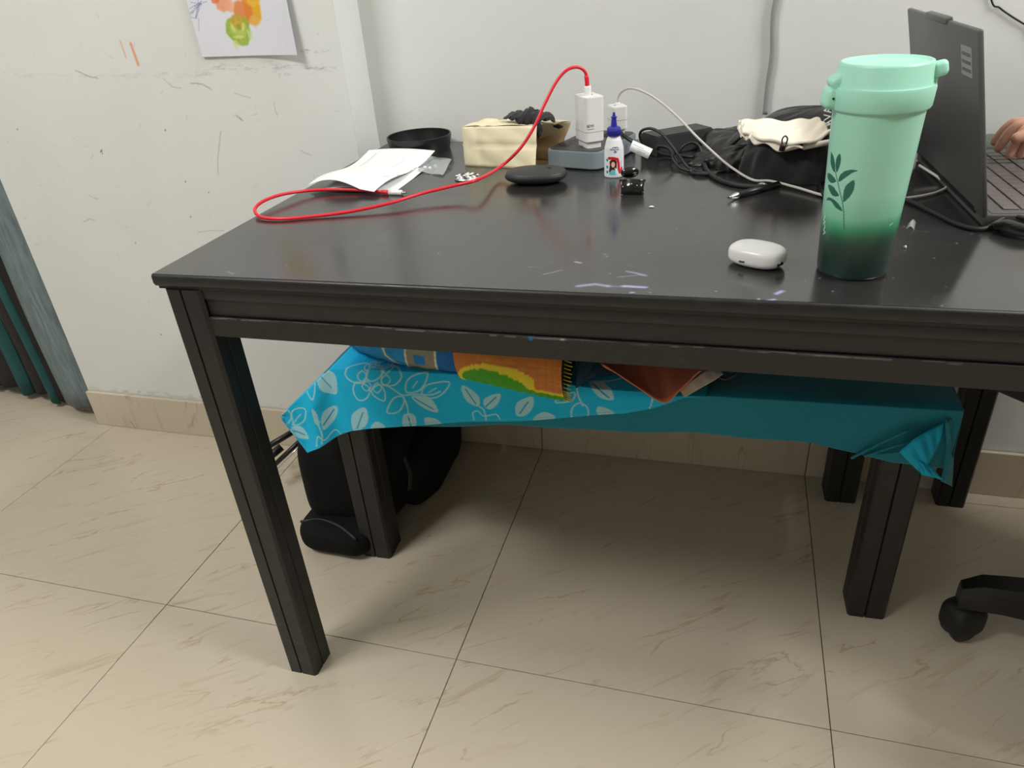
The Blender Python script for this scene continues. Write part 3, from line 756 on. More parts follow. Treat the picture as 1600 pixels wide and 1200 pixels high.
tube('carry_loop', rel([(-.09, .55, .25), (-.10, .50, .285), (-.07, .45, .27), (-.05, .43, .24)], bp), .006, M['backpack'], bp, flat=.5)
st = empty('folding_stand', PZ(430, 700, 0)); tag(st, 'thin black rods of a folded stand beside the backpack', 'stand')
for a, b_, r, mm in (((412, 702, .50, 0), (482, 660, .60, 0), .0075, 'black_plastic'), ((420, 735, .46, 0), (478, 680, .52, 0), .006, 'black_plastic'), ((424, 742, .45, 0), (475, 690, .50, 0), .0016, 'silver'),
                 ((418, 716, .47, 0), (440, 698, .50, 0), .010, 'black_plastic')):
    tube('rod', rel([PY(a[0], a[1], a[2]), PY(b_[0], b_[1], b_[2])], st), r, M[mm], st, n=2)

# ------------------------------------------------------------------ CURTAIN in the doorway on the left
cur = empty('curtain', (-1.25, .72, 0)); tag(cur, 'long curtain with teal and black folds and worn grey edge in doorway', 'curtain')
def fold_panel(xa, xb, ya, yb, zb, m, name='fold', bulge=.02, top=2.1):
    n = 14; t = np.linspace(0, 1, n); zz = np.linspace(zb, top, 40)
    T, Zg = np.meshgrid(t, zz)
    Xg = xa + (xb - xa) * T + .004 * np.sin(Zg * 5 + xa * 30); Yg = ya + (yb - ya) * T - bulge * np.sin(math.pi * T) + .004 * np.sin(Zg * 7 + xa * 9)
    Zg = Zg + .008 * np.sin(T * 3 + xa * 40) * (Zg < zb + .01)
    return grid(name, Xg - cur.location.x, Yg - cur.location.y, Zg, M[m], cur, solid=.003)
fold_panel(-1.135, -.998, .690, .672, .035, 'curtain_grey', 'worn_edge_panel', .018)
fold_panel(-.998, -.992, .672, .70, .03, 'curtain_black', bulge=.0)
fold_panel(-1.185, -1.12, .70, .725, .022, 'curtain_black', bulge=.006)
fold_panel(-1.218, -1.18, .708, .700, .020, 'curtain_teal', bulge=.014)
fold_panel(-1.30, -1.212, .735, .715, .030, 'curtain_black', bulge=.012)
fold_panel(-1.345, -1.295, .725, .73, .026, 'curtain_teal', bulge=.014)
fold_panel(-1.45, -1.34, .75, .73, .035, 'curtain_black', bulge=.012)
fold_panel(-1.50, -1.445, .74, .75, .03, 'curtain_teal', bulge=.014)
fold_panel(-1.72, -1.495, .76, .74, .035, 'curtain_black', bulge=.015)

# ------------------------------------------------------------------ PAINTING on the wall
c_bl = PY(315, 90, .645); c_br = PY(467, 86, .640)
wv = (c_br - c_bl); uv = Vector((-.0095, 0, .297)) ; uv.y = 0
n, k = 200, 240
S, T = np.meshgrid(np.linspace(0, 1, n), np.linspace(0, 1, k))
lift = .010 * (S ** 6) * (1 - T) + .004 * (1 - T) ** 3 * S + .003 * np.abs(S - .5) * 2
X = c_bl.x + wv.x * S + (.018 * 0 + uv.x) * T; Z = c_bl.z + wv.z * S + uv.z * T; Y = PWY - .0015 - lift
pr = Print(X, Z, (222, 222, 232))
def pp(x, y): v = PY(270 + x * 540 / 3200, y * 540 / 3200, .645); return (v.x, v.z)
def B(x, y, rx, ry, c, a=.85, s=.25, rot=0, wob=.05):
    v = pp(x, y); kx = .0000395 * 6.2; pr.blob(v[0], v[1], rx * .000251, ry * .000251, c, a, s, rot, wob)
B(720, 60, 85, 150, (226, 170, 30), .95); B(640, 120, 95, 100, (224, 120, 50), .8); B(745, 190, 50, 40, (226, 176, 90), .8)
B(450, 30, 70, 70, (236, 150, 110), .85); B(510, 50, 45, 55, (240, 168, 130), .8); B(380, 5, 40, 25, (232, 110, 70), .8); B(700, -80, 120, 90, (230, 150, 40), .9)
B(730, -10, 60, 60, (238, 190, 60), .7); B(600, 280, 115, 115, (150, 180, 60), .9, .12); B(600, 270, 80, 80, (196, 206, 100), .6, .3); B(590, 200, 70, 60, (214, 150, 50), .6)
B(545, 260, 18, 40, (215, 220, 130), .7, .4, .4); B(640, 250, 18, 40, (215, 220, 130), .7, .4, -.4); B(600, 345, 60, 14, (222, 216, 120), .7, .4)
B(705, 320, 26, 45, (206, 220, 160), .7); B(575, 415, 32, 38, (210, 220, 150), .65); B(600, 250, 26, 26, (120, 150, 50), .5)
for a_ in range(12):
    x_ = 600 + 95 * math.cos(a_ * .52); y_ = 280 + 95 * math.sin(a_ * .52); B(x_, y_, 9, 9, (120, 150, 40), .5, .5)
for P_ in ([(150, 80), (260, 10), (170, 130)], [(200, 170), (240, 20), (215, 175), (130, 150)], [(235, 290), (232, 170)], [(140, 150), (250, 40), (150, 20)],
           [(190, 60), (300, 15)], [(225, 0), (205, 165), (260, 30)], [(120, 160), (210, 60)]):
    pr.line([pp(*p) for p in P_], .0011, (96, 112, 150), .7)
for x_, y_ in ((805, 135), (850, 150), (875, 190), (970, 270), (940, 305), (1000, 340), (460, 110), (1075, 400), (1060, 420)): B(x_, y_, 5, 3, (150, 150, 160), .7, .5)
art = grid('painting', X, Y, Z, M['vpaint'], None, pr.c.reshape(k, n, 3), solid=.0004)
tag(art, 'watercolour of yellow, orange and green blots on white paper taped to wall', 'painting')

# ------------------------------------------------------------------ grey cable on back wall
gc = tube('wall_cable', [(.7501 + .004 * math.sin(z * 6) * 0, WY - .006, z) for z in (.79, .84)] + [(.7525, WY - .006, .89), (.748, WY - .006, .95), (.7515, WY - .006, 1.0), (.7505, WY - .006, 1.1), (.752, WY - .006, 1.6), (.75, WY - .006, 2.75)], .0046, M['grey_cable'])
gc.location = (0, 0, 0); tag(gc, 'thick grey cable running vertically down the back wall', 'cable')
bw = tube('black_wire', [(PY(1548, -4, WY).x - .07, WY - .003, 2.79), (PY(1548, -4, WY).x - .06, WY - .003, 1.6), (PY(1548, -4, WY).x - .035, WY - .003, 1.06), PY(1548, -4, WY - .003), PY(1562, 12, WY - .003), PY(1580, 25, WY - .003), PY(1603, 39, WY - .003), PY(1640, 60, WY - .003), (1.35, WY - .003, .88), (1.9, WY - .003, .86), (2.6, WY - .003, .9), (3.195, WY - .003, .95)], .0014, M['black_plastic'])
tag(bw, 'thin black wire on back wall behind the laptop, top right', 'cable')

# ------------------------------------------------------------------ THINGS ON THE TABLE
# black ring
rg = empty('black_ring', (.103, .672, TZ)); tag(rg, 'shallow round black open ring near the back left table corner', 'ring')
lathe('band', [(.056, .0), (.0585, .0), (.0635, .024), (.0635, .029), (.0625, .030), (.0605, .029), (.0605, .024), (.0555, .0035), (.0545, .003), (.0545, .0), (.056, 0)], M['black_plastic'], rg, 72, cap=False)
for a_ in (3.9, 4.5, 4.9):
    box('clip', (.056 * math.cos(a_) - .003, .056 * math.sin(a_) - .002, .008), (.056 * math.cos(a_) + .003, .056 * math.sin(a_) + .002, .016), M['gloss_black'], rg, bevel=.001)
# papers
def sheet(name, c, m, parent, nu=40, nv=30, curl=None, marks=None, solid=.0004, base=(238, 240, 240)):
    """bilinear sheet: corners A(front-left) B(front-right) C(back-right) D(back-left)"""
    A, B_, C_, D = [Vector(v) for v in c]; S, T = np.meshgrid(np.linspace(0, 1, nu), np.linspace(0, 1, nv))
    P = lambda i: (A[i] * (1 - S) * (1 - T) + B_[i] * S * (1 - T) + C_[i] * S * T + D[i] * (1 - S) * T)
    X, Y, Z = P(0), P(1), P(2)
    if curl: dz = curl(S, T); Z = Z + dz
    Z = np.maximum(Z, TZ + .0006)
    pr = Print(S, T, base)
    if marks: marks(pr)
    return grid(name, X, Y, Z, m, parent, pr.c.reshape(nv, nu, 3), solid=solid)
def mk1(pr):
    for u_, v0, v1, a_ in ((.18, .62, .92, .55), (.22, .55, .95, .35), (.70, .55, .80, .25), (.10, .1, .35, .35)):
        pr.line([(u_, v0), (u_, v1)], .012, (120, 122, 128), a_)
    pr.line([(.87, .28), (.90, .31)], .012, (50, 50, 55), .9)
    for v_ in (.35, .55, .62): pr.line([(.985, v_), (.995, v_ + .07)], .010, (70, 70, 72), .7)
s2 = sheet('paper_sheet', (PZ(505, 296, TZ + .002), PZ(619, 297, TZ + .002), PZ(666, 262, TZ + .003), PZ(560, 262, TZ + .003)), M['vpaint'], None,
           curl=lambda S, T: .004 * np.sin(S * 5) * (1 - T), base=(232, 234, 234))
tag(s2, 'white paper lying under the curled printed sheet on table', 'paper')
s1 = sheet('paper_sheet', (PZ(481, 293, TZ + .004), PZ(585, 303, TZ + .004), PZ(680, 237, TZ + .012), PZ(577, 236, TZ + .012)), M['vpaint'], None,
           nu=80, nv=60, curl=lambda S, T: .010 * np.sin(math.pi * np.clip(S * 1.25, 0, 1)) * (1 - T) ** 2 + .012 * np.sin(math.pi * S) * .3 + .006 * np.sin(T * 6 + .6), marks=mk1)
tag(s1, 'curled white printed sheet lying over the red cable loop', 'paper')
# clear zip bag
zb = sheet('plastic_bag', (PZ(652, 268, TZ + .002), PZ(692, 274, TZ + .002), PZ(706, 249, TZ + .008), PZ(668, 243, TZ + .008)), M['clear'], None,
           curl=lambda S, T: .006 * np.sin(S * 3.1) * np.sin(T * 3.1) + .0008 * np.sin(S * 9 + T * 7), solid=.0006)
tag(zb, 'small clear plastic bag crumpled beside the papers', 'bag')
for k, (x, y) in enumerate(((664, 262), (672, 263), (680, 260))):
    blob('fitting', PZ(x, y, TZ + .005), (.0035, .003, .003), M['white_plastic'], zb, 2.2, .1, 12, 8, seed=k, flatz=False)
# white bead coaster
pc = PZ(730, 279, TZ); wd = empty('bead_disc', pc); tag(wd, 'small round silver and white dotted disc by the red cable', 'disc')
lathe('disc', [(.0, 0), (.020, 0), (.0215, .0015), (.020, .004), (0, .0045)], M['foil'], wd, 40, cap=False)
for rr, nn in ((.018, 14), (.012, 9), (.006, 5)):
    for k in range(nn):
        a_ = 2 * math.pi * k / nn + rr * 50; mm = M['white_plastic'] if (k % 3) else M['white_port']
        lathe('bead', [(.0, 0), (.0024, .0004), (.0026, .001), (.0015, .002), (0, .0023)], mm, wd, 10, loc=(rr * math.cos(a_), rr * math.sin(a_), .0035), cap=False)

# red cable
CH = Vector((.469, .560, .784))   # charger base centre
rc = empty('red_cable', PZ(397, 330, TZ)); tag(rc, 'red charging cable looping over the left table edge to the white charger', 'cable')
r_ = .0026
chx = PY(917, 135, .55)
cab = [PZ(600, 300, TZ + .004), PZ(560, 297, TZ + .005), PZ(520, 296, TZ + .006), PZ(480, 298, TZ + .008), PZ(440, 304, TZ + .012), PZ(410, 315, TZ + .012), PZ(398, 328, TZ + .008),
       PZ(408, 339, TZ + .004), PZ(440, 342, TZ + .003), PZ(490, 338, TZ + .003), PZ(550, 330, TZ + .005), PZ(610, 317, TZ + .009), PZ(660, 302, TZ + .013), PZ(710, 290, TZ + .017), PZ(745, 281, TZ + .022),
       PY(780, 262, .475), PY(810, 235, .485), PY(832, 203, .495), PY(850, 165, .51), PY(868, 130, .525), PY(885, 110, .535), PY(903, 105, .545), PY(915, 114, .55), chx]
tube('cord', rel(cab, rc), r_, M['red_cable'], rc, n=8, seg=10)
tube('strain_relief', rel([PY(916, 118, .55), PY(917, 126, .55), PY(917.5, 136, .55)], rc), .0038, M['red_cable'], rc, n=3)
pt = PY(918, 135, .55)
plugup = box('plug', Vector((pt.x - .0055, .545, pt.z - .018)) - rc.location, Vector((pt.x + .0055, .555, pt.z + .001)) - rc.location, M['white_plastic'], rc, bevel=.0018)
a0 = PZ(598, 300, TZ + .004); a1 = PZ(608, 300.5, TZ + .004); a2 = PZ(628, 301, TZ + .004); a3 = PZ(634, 301, TZ + .004)
tube('strain_relief', rel([a0, a1], rc), .0036, M['red_cable'], rc, n=3)
tube('plug', rel([a1, a2], rc), .0042, M['white_plastic'], rc, n=3, seg=12); tube('plug_tip', rel([a2, a3], rc), .0034, M['silver'], rc, n=2, seg=10, flat=.5)

# cream paper bag lying on its side, mouth to the right
bg = empty('paper_bag', PZ(782, 262, TZ)); tag(bg, 'cream paper bag lying open on its side, black cloth on it', 'bag')
BLf = PZ(727, 259, TZ); BRf = PZ(837, 264.5, TZ); TLf = PY(722, 198, .555); TRf = PY(839, 196, .545); TMf = PY(790, 194, .55)
BLb = PZ(745, 243, TZ + .001); BRb = PZ(868, 252, TZ + .001); TLb = PY(760, 186, .60); TRb = PY(893, 190, .60); LRb = PY(880, 216, .60)
def panel(name, P, m, bend=0.0, axis=Vector((0, -1, 0)), nu=24, nv=16, crease=.0018):
    A, B_, C_, D = P; S, T = np.meshgrid(np.linspace(0, 1, nu), np.linspace(0, 1, nv)); X = []
    for i in range(3):
        v = A[i] * (1 - S) * (1 - T) + B_[i] * S * (1 - T) + C_[i] * S * T + D[i] * (1 - S) * T
        v = v + axis[i] * (bend * np.sin(math.pi * S) * np.sin(math.pi * T) + crease * np.abs(np.sin(S * 7 + T * 5)) - crease * 2 * np.exp(-((T - .55) / .05) ** 2) * (S > .15)
                           - crease * 1.5 * np.exp(-((S - .28 + .1 * T) / .03) ** 2)); X.append(v - bg.location[i])
    return grid(name, X[0], X[1], X[2], m, bg, solid=.0006, smooth=True)
panel('front_panel', (BLf, BRf, TRf, TLf), M['kraft'], .003)
panel('top_panel', (TLf, TRf, TRb, TLb), M['kraft'], .002, Vector((0, 0, 1)))
panel('back_panel', (BLb, BRb, TRb, TLb), M['kraft_in'], .0, Vector((0, 1, 0)), crease=.0005)
panel('mouth_flap', (LRb + Vector((-.045, .0, -.004)), LRb, TRb, TRf + Vector((.004, .01, 0))), M['kraft'], .001, crease=.0004)
panel('bottom_panel', (BLf + Vector((0, .001, .0006)), BRf + Vector((.022, .006, .0006)), BRb, BLb), M['kraft_in'], 0, Vector((0, 0, 1)), crease=0)
panel('closed_end', (BLb, BLf, TLf, TLb), M['kraft'], .004, Vector((1, 0, 0)), crease=.001)
# black cloth (crumpled) on the bag
bc = empty('black_cloth', (.34, .575, .82)); tag(bc, 'crumpled black cloth draped on top of the cream paper bag', 'cloth')
def rag(name, outline_top, outline_bot, parent, m, thick=.008, n=36, nv=12, amp=.003):
    A = spline(outline_top, 12); B_ = spline(outline_bot, 12); n = len(A); nv = 12
    X = np.zeros((nv * 2, n)); Y = X.copy(); Z = X.copy()
    for j in range(nv * 2):
        ang = 2 * math.pi * j / (nv * 2 - 1); t = .5 - .5 * math.cos(ang); d = math.sin(ang)
        for i in range(n):
            e = math.sin(math.pi * min(max(i / (n - 1), .0), 1)) ** .4
            p = A[i].lerp(B_[i], .5 + (t - .5) * max(e, .05))
            w = amp * math.sin(i * .7 + j * .9) * e
            X[j, i] = p.x; Y[j, i] = p.y - d * thick * e + w; Z[j, i] = p.z + w * .8
    l = parent.location
    return grid(name, X - l.x, Y - l.y, Z - l.z, m, parent)
rag('bunched_cloth', [PY(785, 184, .575), PY(800, 174, .575), PY(818, 173, .575), PY(828, 169, .575), PY(845, 175, .575), PY(862, 178, .57), PY(868, 190, .565)],
    [PY(787, 186, .56), PY(800, 188, .56), PY(815, 194, .556), PY(832, 196, .556), PY(843, 190, .556), PY(858, 188, .558), PY(867, 192, .56)], bc, M['black_cloth'], thick=.012)
rag('hanging_end', [PY(836, 190, .548), PY(838, 205, .545), PY(840, 216, .547)], [PY(846, 190, .548), PY(848, 205, .546), PY(842, 218, .548)], bc, M['black_cloth'], thick=.003, amp=.001)
rag('strap_end', [PY(863, 195, .575), PY(872, 194, .574), PY(881, 197, .573)], [PY(866, 200, .574), PY(874, 201, .573), PY(880, 199, .572)], bc, M['black_cloth'], thick=.003, amp=.0005)

# power strip: grey box, dark top with rows of slots
psA = PZ(852, 262, TZ); psB = PZ(932, 268, TZ); ang = math.atan2(psB.y - psA.y, psB.x - psA.x)
ps = empty('power_strip', (psA.x + .0, psA.y, TZ), ang); tag(ps, 'blue-grey power strip with dark slotted top holding two white chargers', 'power strip')
PL, PD, PH = .102, .165, .030
def psw(x, y, z=0): c, s = math.cos(ang), math.sin(ang); return Vector((ps.location.x + x * c - y * s, ps.location.y + x * s + y * c, TZ + z))
rbox('housing', (0, 0, .002), (PL, PD, PH), M['strip_grey'], ps, r=.016, edge=.0015)
rbox('top_plate', (.004, .004, PH - .001), (PL - .004, PD - .004, PH + .0012), M['strip_top'], ps, r=.013)
rbox('base_foot', (.006, .006, 0), (PL - .006, PD - .006, .003), M['matte_black'], ps, r=.012)
for k in range(6):
    box('slot', (.012 + .003 * (k % 2), .030 + k * .010, PH + .001), (.028, .033 + k * .010, PH + .0018), M['gloss_black'], ps)
for x, y in ((.066, .045), (.066, .125)):
    rbox('socket', (x - .014, y - .014, PH + .001), (x + .014, y + .014, PH + .002), M['matte_black'], ps, r=.006)
# big white charger (plugged into the strip)
c1p = psw(.066, .045); cx = PY(920, 236, c1p.y)
def charger(name, ctr, w, d, h, zb, rz, label, neck=True, lines=False):
    e = empty(name, (ctr.x, ctr.y, TZ + PH + .0012), rz); tag(e, label, 'charger')
    rbox('body', (-w / 2, -d / 2, .010), (w / 2, d / 2, h), M['white_plastic'], e, r=.0065, edge=.0012)
    rbox('foot', (-w / 2 + .004, -d / 2 + .004, 0), (w / 2 - .004, d / 2 - .004, .0105), M['white_plastic'], e, r=.004)
    rbox('seam', (-w / 2 - .0003, -d / 2 - .0003, .0262), (w / 2 + .0003, d / 2 + .0003, .0268), M['sticker'], e, r=.0066)
    if lines:
        text('rating_mark', '80W', .0065, M['sticker_ink'], e, Vector((-w / 4, -d / 2 - .0002, .0365)), (math.pi / 2, 0, 0))
        box('rating_line', (-w / 4 - .006, -d / 2 - .0004, .0312), (-w / 4 + .006, -d / 2, .0318), M['sticker_ink'], e)
    rbox('port_rim', (-.006, -.003, h), (.006, .003, h + .0005), M['sticker'], e, r=.0028)
    return e
charger('white_charger', Vector((.4650, .553, 0)), .034, .050, .081, 0, math.radians(33), 'tall white charger block with the red cable plugged in', lines=True)
p2 = psw(.076, .130)
charger('white_charger', Vector((.4985, .640, 0)), .028, .036, .049, 0, math.radians(28), 'smaller white charger behind the glue bottle with off-white cable')

# off-white cable from the small charger
wc = empty('white_cable', (.66, .5, TZ)); tag(wc, 'off-white cable arching from the small charger past the green tumbler', 'cable')
top2 = PY(965, 160, .640)
w1 = [PY(965, 165, .64), PY(966, 152, .64), PY(972, 143, .635), PY(985, 138, .625), PY(1005, 143, .61), PY(1030, 158, .59), PY(1060, 184, .56), PY(1090, 215, .53), PZ(1120, 243, TZ + .022), PZ(1145, 263, TZ + .012),
      PZ(1176, 281, TZ + .006), PZ(1205, 283, TZ + .006), PZ(1245, 293, TZ + .005), PZ(1290, 306, TZ + .004), PZ(1350, 316, TZ + .003), PZ(1420, 309, TZ + .003), PZ(1455, 303, TZ + .003), PZ(1472, 297, TZ + .003), PZ(1479, 291, TZ + .004),
      PZ(1470, 280, TZ + .006), PZ(1452, 268, TZ + .012), PZ(1436, 258, TZ + .018)]
tube('cord', rel(w1, wc), .0019, M['offwhite_cable'], wc, n=8)
box('plug', Vector((top2.x - .004, .636, top2.z - .014)) - wc.location, Vector((top2.x + .004, .644, top2.z)) - wc.location, M['white_plastic'], wc, bevel=.0014)
tube('cord', rel([PY(1262, 222, .60), PY(1266, 212, .60), PY(1275, 204, .60), PY(1290, 197, .60), PY(1320, 190, .60), PY(1345, 195, .60)], wc), .0021, M['offwhite_cable'], wc)
pp_ = PY(1263, 223, .60); box('plug', pp_ - wc.location - Vector((.005, .004, .006)), pp_ - wc.location + Vector((.005, .004, .006)), M['white_plastic'], wc, bevel=.0015)

# glue bottle
gb = empty('glue_bottle', (.5185, .4735, TZ)); tag(gb, 'small white glue bottle with violet-blue nozzle and red label', 'bottle')
def squash(o, f=.62):
    pass
prof = [(.0135, 0), (.0150, .001), (.0155, .004), (.0155, .034), (.0148, .046), (.0120, .057), (.0088, .0635), (.0082, .0655)]
segs = 96; zz = np.concatenate([np.linspace(0, .001, 3), np.linspace(.0015, .0655, 130)])
rr = np.interp(zz, [p[1] for p in prof], [p[0] for p in prof]); TH, ZZ = np.meshgrid(np.linspace(0, 2 * math.pi, segs * 2 + 1), zz); RR = np.interp(ZZ, zz, rr)
X = RR * np.cos(TH); Y = RR * .8 * np.sin(TH)
gdir = math.atan2(CAM[1] - .4735, CAM[0] - .5185)     # label faces the room
u_ = ((TH - gdir + math.pi) % (2 * math.pi) - math.pi) * .0155
pr = Print(u_, ZZ, (236, 237, 240))
def gz(x, y): return ((x - 667) / 1e3 * .155, .0 + (1055 - y) / 1e3 * .1335)     # zoom coords of the label to metres
pr.line(round_poly([gz(560, 812), gz(560, 812)]) if 0 else [gz(612, 822), gz(660, 822), gz(700, 835), gz(712, 880), gz(716, 950), gz(728, 990), gz(748, 980), gz(752, 945)], .0052, (214, 32, 40), 1)
pr.poly(round_poly([gz(618, 860), gz(650, 835), gz(690, 855), gz(692, 930), gz(680, 960), gz(640, 985), gz(612, 985), gz(620, 900)]), (74, 34, 34))
pr.blob(*gz(655, 895), .0031, .0046, (240, 196, 170), 1, .1)
pr.poly(round_poly([gz(615, 1015), gz(625, 975), gz(655, 955), gz(685, 970), gz(692, 1015)]), (110, 200, 210))
pr.poly([gz(672, 930), gz(690, 945), gz(694, 1010), gz(684, 1010)], (236, 240, 240))
for y in (845, 925, 985): pr.blob(*gz(588, y), .0022, .0026, (40, 150, 170), 1, .2); pr.line([gz(582, y - 10), gz(594, y + 10)], .0008, (40, 60, 120), .8)
for dx in (-1, 1): pr.line([gz(680, 700), gz(680 + dx * 18, 696), gz(680 + dx * 30, 706)], .0016, (40, 50, 130), .9)
pr.blob(*gz(680, 702), .0014, .0012, (200, 40, 50), 1); pr.blob(*gz(676, 750), .0027, .0018, (40, 90, 170), 1, .15)
pr.line([gz(742, 860), gz(744, 930)], .0012, (90, 120, 180), .7)
grid('body', X, Y, ZZ, M['label'], gb, pr.c.reshape(ZZ.shape[0], -1, 3))
lathe('bottom', [(0, .0002), (.0135, .0002), (.015, .0011)], M['white_plastic'], gb, 48, cap=False, sy=.8)
def bendf(z0, sc=1):
    def f(co):
        a_ = gdir + (co.x + .0006) / .0155; rad_ = float(np.interp(z0 + co.y, zz, rr)) + .00025 + co.z
        return Vector((rad_ * math.cos(a_), rad_ * .8 * math.sin(a_), z0 + co.y))
    return f
text('brand_word', 'FEVICOL', .0040, mat('label_blue', (40, 60, 150), .5), gb, (0, 0, 0), (0, 0, 0), bend=bendf(.0443))
text('brand_oval_word', 'MR', .0020, M['white_plastic'], gb, (0, 0, 0), (0, 0, 0), extrude=.0002, bend=bendf(.0405))
lathe('cap', [(.0, .064), (.0105, .064), (.0108, .065), (.0104, .075), (.0085, .077), (.0048, .0775), (.0042, .084), (.0038, .090), (.0046, .0905), (.0046, .092), (.0026, .0925), (.0016, .098), (.0008, .0985), (0, .0985)], M['blue_cap'], gb, 36, cap=False)
for k in range(24):
    a_ = 2 * math.pi * k / 24; tube('cap_rib', [(.0106 * math.cos(a_), .0106 * math.sin(a_), .0655), (.0103 * math.cos(a_), .0103 * math.sin(a_), .0748)], .0006, M['blue_cap'], gb, n=1, seg=4)

# black wireless mouse / case
mo = empty('black_case', PZ(838, 284, TZ)); mo.location.z = TZ; tag(mo, 'flat oval black case lying before the cream paper bag', 'case')
mang = math.atan2(PZ(886, 280, TZ).y - PZ(791, 282, TZ).y, PZ(886, 280, TZ).x - PZ(791, 282, TZ).x)
def ell(name, c, r, m, parent, p1, p2, rz=0, nu=64, nv=32):
    th, ph = np.meshgrid(np.linspace(0, 2 * math.pi, nu), np.linspace(-math.pi / 2, math.pi / 2, nv)); sg = lambda a, e: np.sign(a) * np.abs(a) ** e
    x = sg(np.cos(ph), p2) * sg(np.cos(th), p1) * r[0]; y = sg(np.cos(ph), p2) * sg(np.sin(th), p1) * r[1]; z = sg(np.sin(ph), p2) * r[2]
    X = x * math.cos(rz) - y * math.sin(rz) + c[0]; Y = x * math.sin(rz) + y * math.cos(rz) + c[1]
    return grid(name, X, Y, z + c[2], m, parent)
ell('lower_shell', (0, 0, .0115), (.050, .034, .0115), M['matte_black'], mo, .8, .9, mang)
ell('upper_shell', (0, 0, .0135), (.0490, .0330, .0095), M['charcoal'], mo, .85, .75, mang)
box('button', (.018, -.004, .0222), (.026, .000, .0235), M['gloss_black'], mo, bevel=.0006)

# hair claw clip
cc = empty('claw_clip', PZ(988, 302, TZ)); cc.location.z = TZ; tag(cc, 'small black claw clip in front of the glue bottle', 'hair clip')
for s_ in (0, 1):
    n = 16; T, S = np.meshgrid(np.linspace(-.0175, .0175, 20), np.linspace(0, 1, n))
    ang2 = S * 1.9; Yc = (-.008 if s_ == 0 else .010) * np.sin(ang2) * (1 + 0 * T); Zc = .001 + .019 * (1 - S) + .001 * np.cos(T * 300)
    grid('jaw', T * (1 - .15 * S), Yc, Zc, M['gloss_black'], cc, solid=.002)
    for k in range(7):
        x = -.015 + .005 * k; tube('tooth', [(x, -.008 if s_ == 0 else .009, .004), (x, -.006 if s_ == 0 else .007, .0008)], .0011, M['gloss_black'], cc, n=2, seg=5)
tube('hinge', [(-.019, .0, .019), (.019, .0, .019)], .0022, M['gloss_black'], cc, n=2)
n = 20; A_, R_ = np.meshgrid(np.linspace(0, 2 * math.pi, 36), np.linspace(.0, 1, 8))
Xg = -.006 + .0125 * R_ * np.cos(A_); Zg = .027 + .008 * R_ * np.sin(A_); Yg = .010 + .005 * R_ ** 2 + .004 * np.cos(A_) * R_
grid('handle', Xg, Yg, Zg, M['gloss_black'], cc, solid=.0016)
for k, (x, y) in enumerate(((-.013, -.0095), (.008, -.0095), (.0, -.0085))): lathe('stone', [(0, 0), (.0009, .0003), (0, .0012)], M['white_plastic'], cc, 8, loc=(x, y, .012 + .002 * k), cap=False)

# laptop power brick
bk = empty('power_brick', (.585, .66, TZ)); tag(bk, 'black laptop power brick amid coiled cables at the back', 'adapter')
A_ = PZ(1008, 240, TZ + .034); B__ = PZ(1043, 243, TZ + .034); C__ = PZ(1110, 215, TZ + .034)
bkr = math.atan2(C__.y - B__.y, C__.x - B__.x)
bkb = rbox('body', (-.058, -.026, 0), (.058, .026, .034), M['charcoal'], bk, r=.003, edge=.002); bk.rotation_euler = (0, 0, math.radians(38)); bk.location = (.602, .655, TZ)
box('inlet', (.058, -.012, .008), (.068, .012, .026), M['matte_black'], bk, bevel=.002)
# cables from the brick
kc = empty('black_cable', (.62, .58, TZ)); tag(kc, 'tangle of black laptop cable around the power brick', 'cable')
K = lambda L_: rel(L_, kc)
tube('cord', K([PY(1008, 232, .60), PY(1000, 215, .60), PY(1003, 204, .60), PY(1018, 201, .595), PY(1035, 210, .585), PY(1050, 228, .57), PY(1062, 245, .555), PZ(1075, 262, TZ + .004), PZ(1090, 268, TZ + .003), PZ(1110, 270, TZ + .003), PZ(1140, 266, TZ + .003), PZ(1165, 262, TZ + .003)]), .0024, M['black_plastic'], kc)
tube('cord', K([PY(1060, 243, .57), PY(1066, 230, .572), PY(1080, 223, .575), PY(1092, 228, .575), PY(1098, 243, .565), PY(1094, 258, .555), PZ(1080, 267, TZ + .003), PZ(1062, 262, TZ + .004), PZ(1052, 250, TZ + .01), PY(1048, 238, .585)]), .0022, M['black_plastic'], kc)
tube('cord', K([PY(1060, 243, .58), PY(1075, 245, .58), PY(1100, 244, .575), PY(1120, 240, .57), PY(1140, 228, .565), PY(1160, 212, .56), PY(1172, 204, .555), PY(1185, 204, .55), PY(1200, 212, .54), PY(1216, 224, .53), PY(1235, 232, .52), PY(1255, 240, .51), PY(1268, 255, .49), PY(1277, 275, .47), PZ(1284, 300, TZ + .006), PZ(1300, 306, TZ + .003), PZ(1340, 300, TZ + .003)]), .0030, M['black_plastic'], kc)
tube('cord', K([PY(1107, 235, .57), PY(1101, 250, .55), PZ(1104, 265, TZ + .004), PZ(1118, 278, TZ + .0035), PZ(1140, 287, TZ + .0035), PZ(1165, 291, TZ + .0035), PZ(1200, 292, TZ + .0035)]), .0036, M['matte_black'], kc)
tube('cord', K([PY(1100, 206, .69), PY(1110, 207, .69), PY(1125, 205, .69), PY(1145, 208, .69), PY(1160, 214, .68)]), .0034, M['gloss_black'], kc)
tube('connector', K([PY(1082, 208, .69), PY(1090, 209, .69), PY(1100, 210, .69), PY(1109, 208, .69)]), .0072, M['matte_black'], kc, n=3, seg=10)
tube('cord', K([PY(1025, 232, .60), PY(1030, 228, .60), PY(1045, 232, .595), PY(1052, 245, .58), PY(1065, 262, .56), PZ(1085, 271, TZ + .003), PZ(1120, 272, TZ + .003)]), .0030, M['matte_black'], kc)
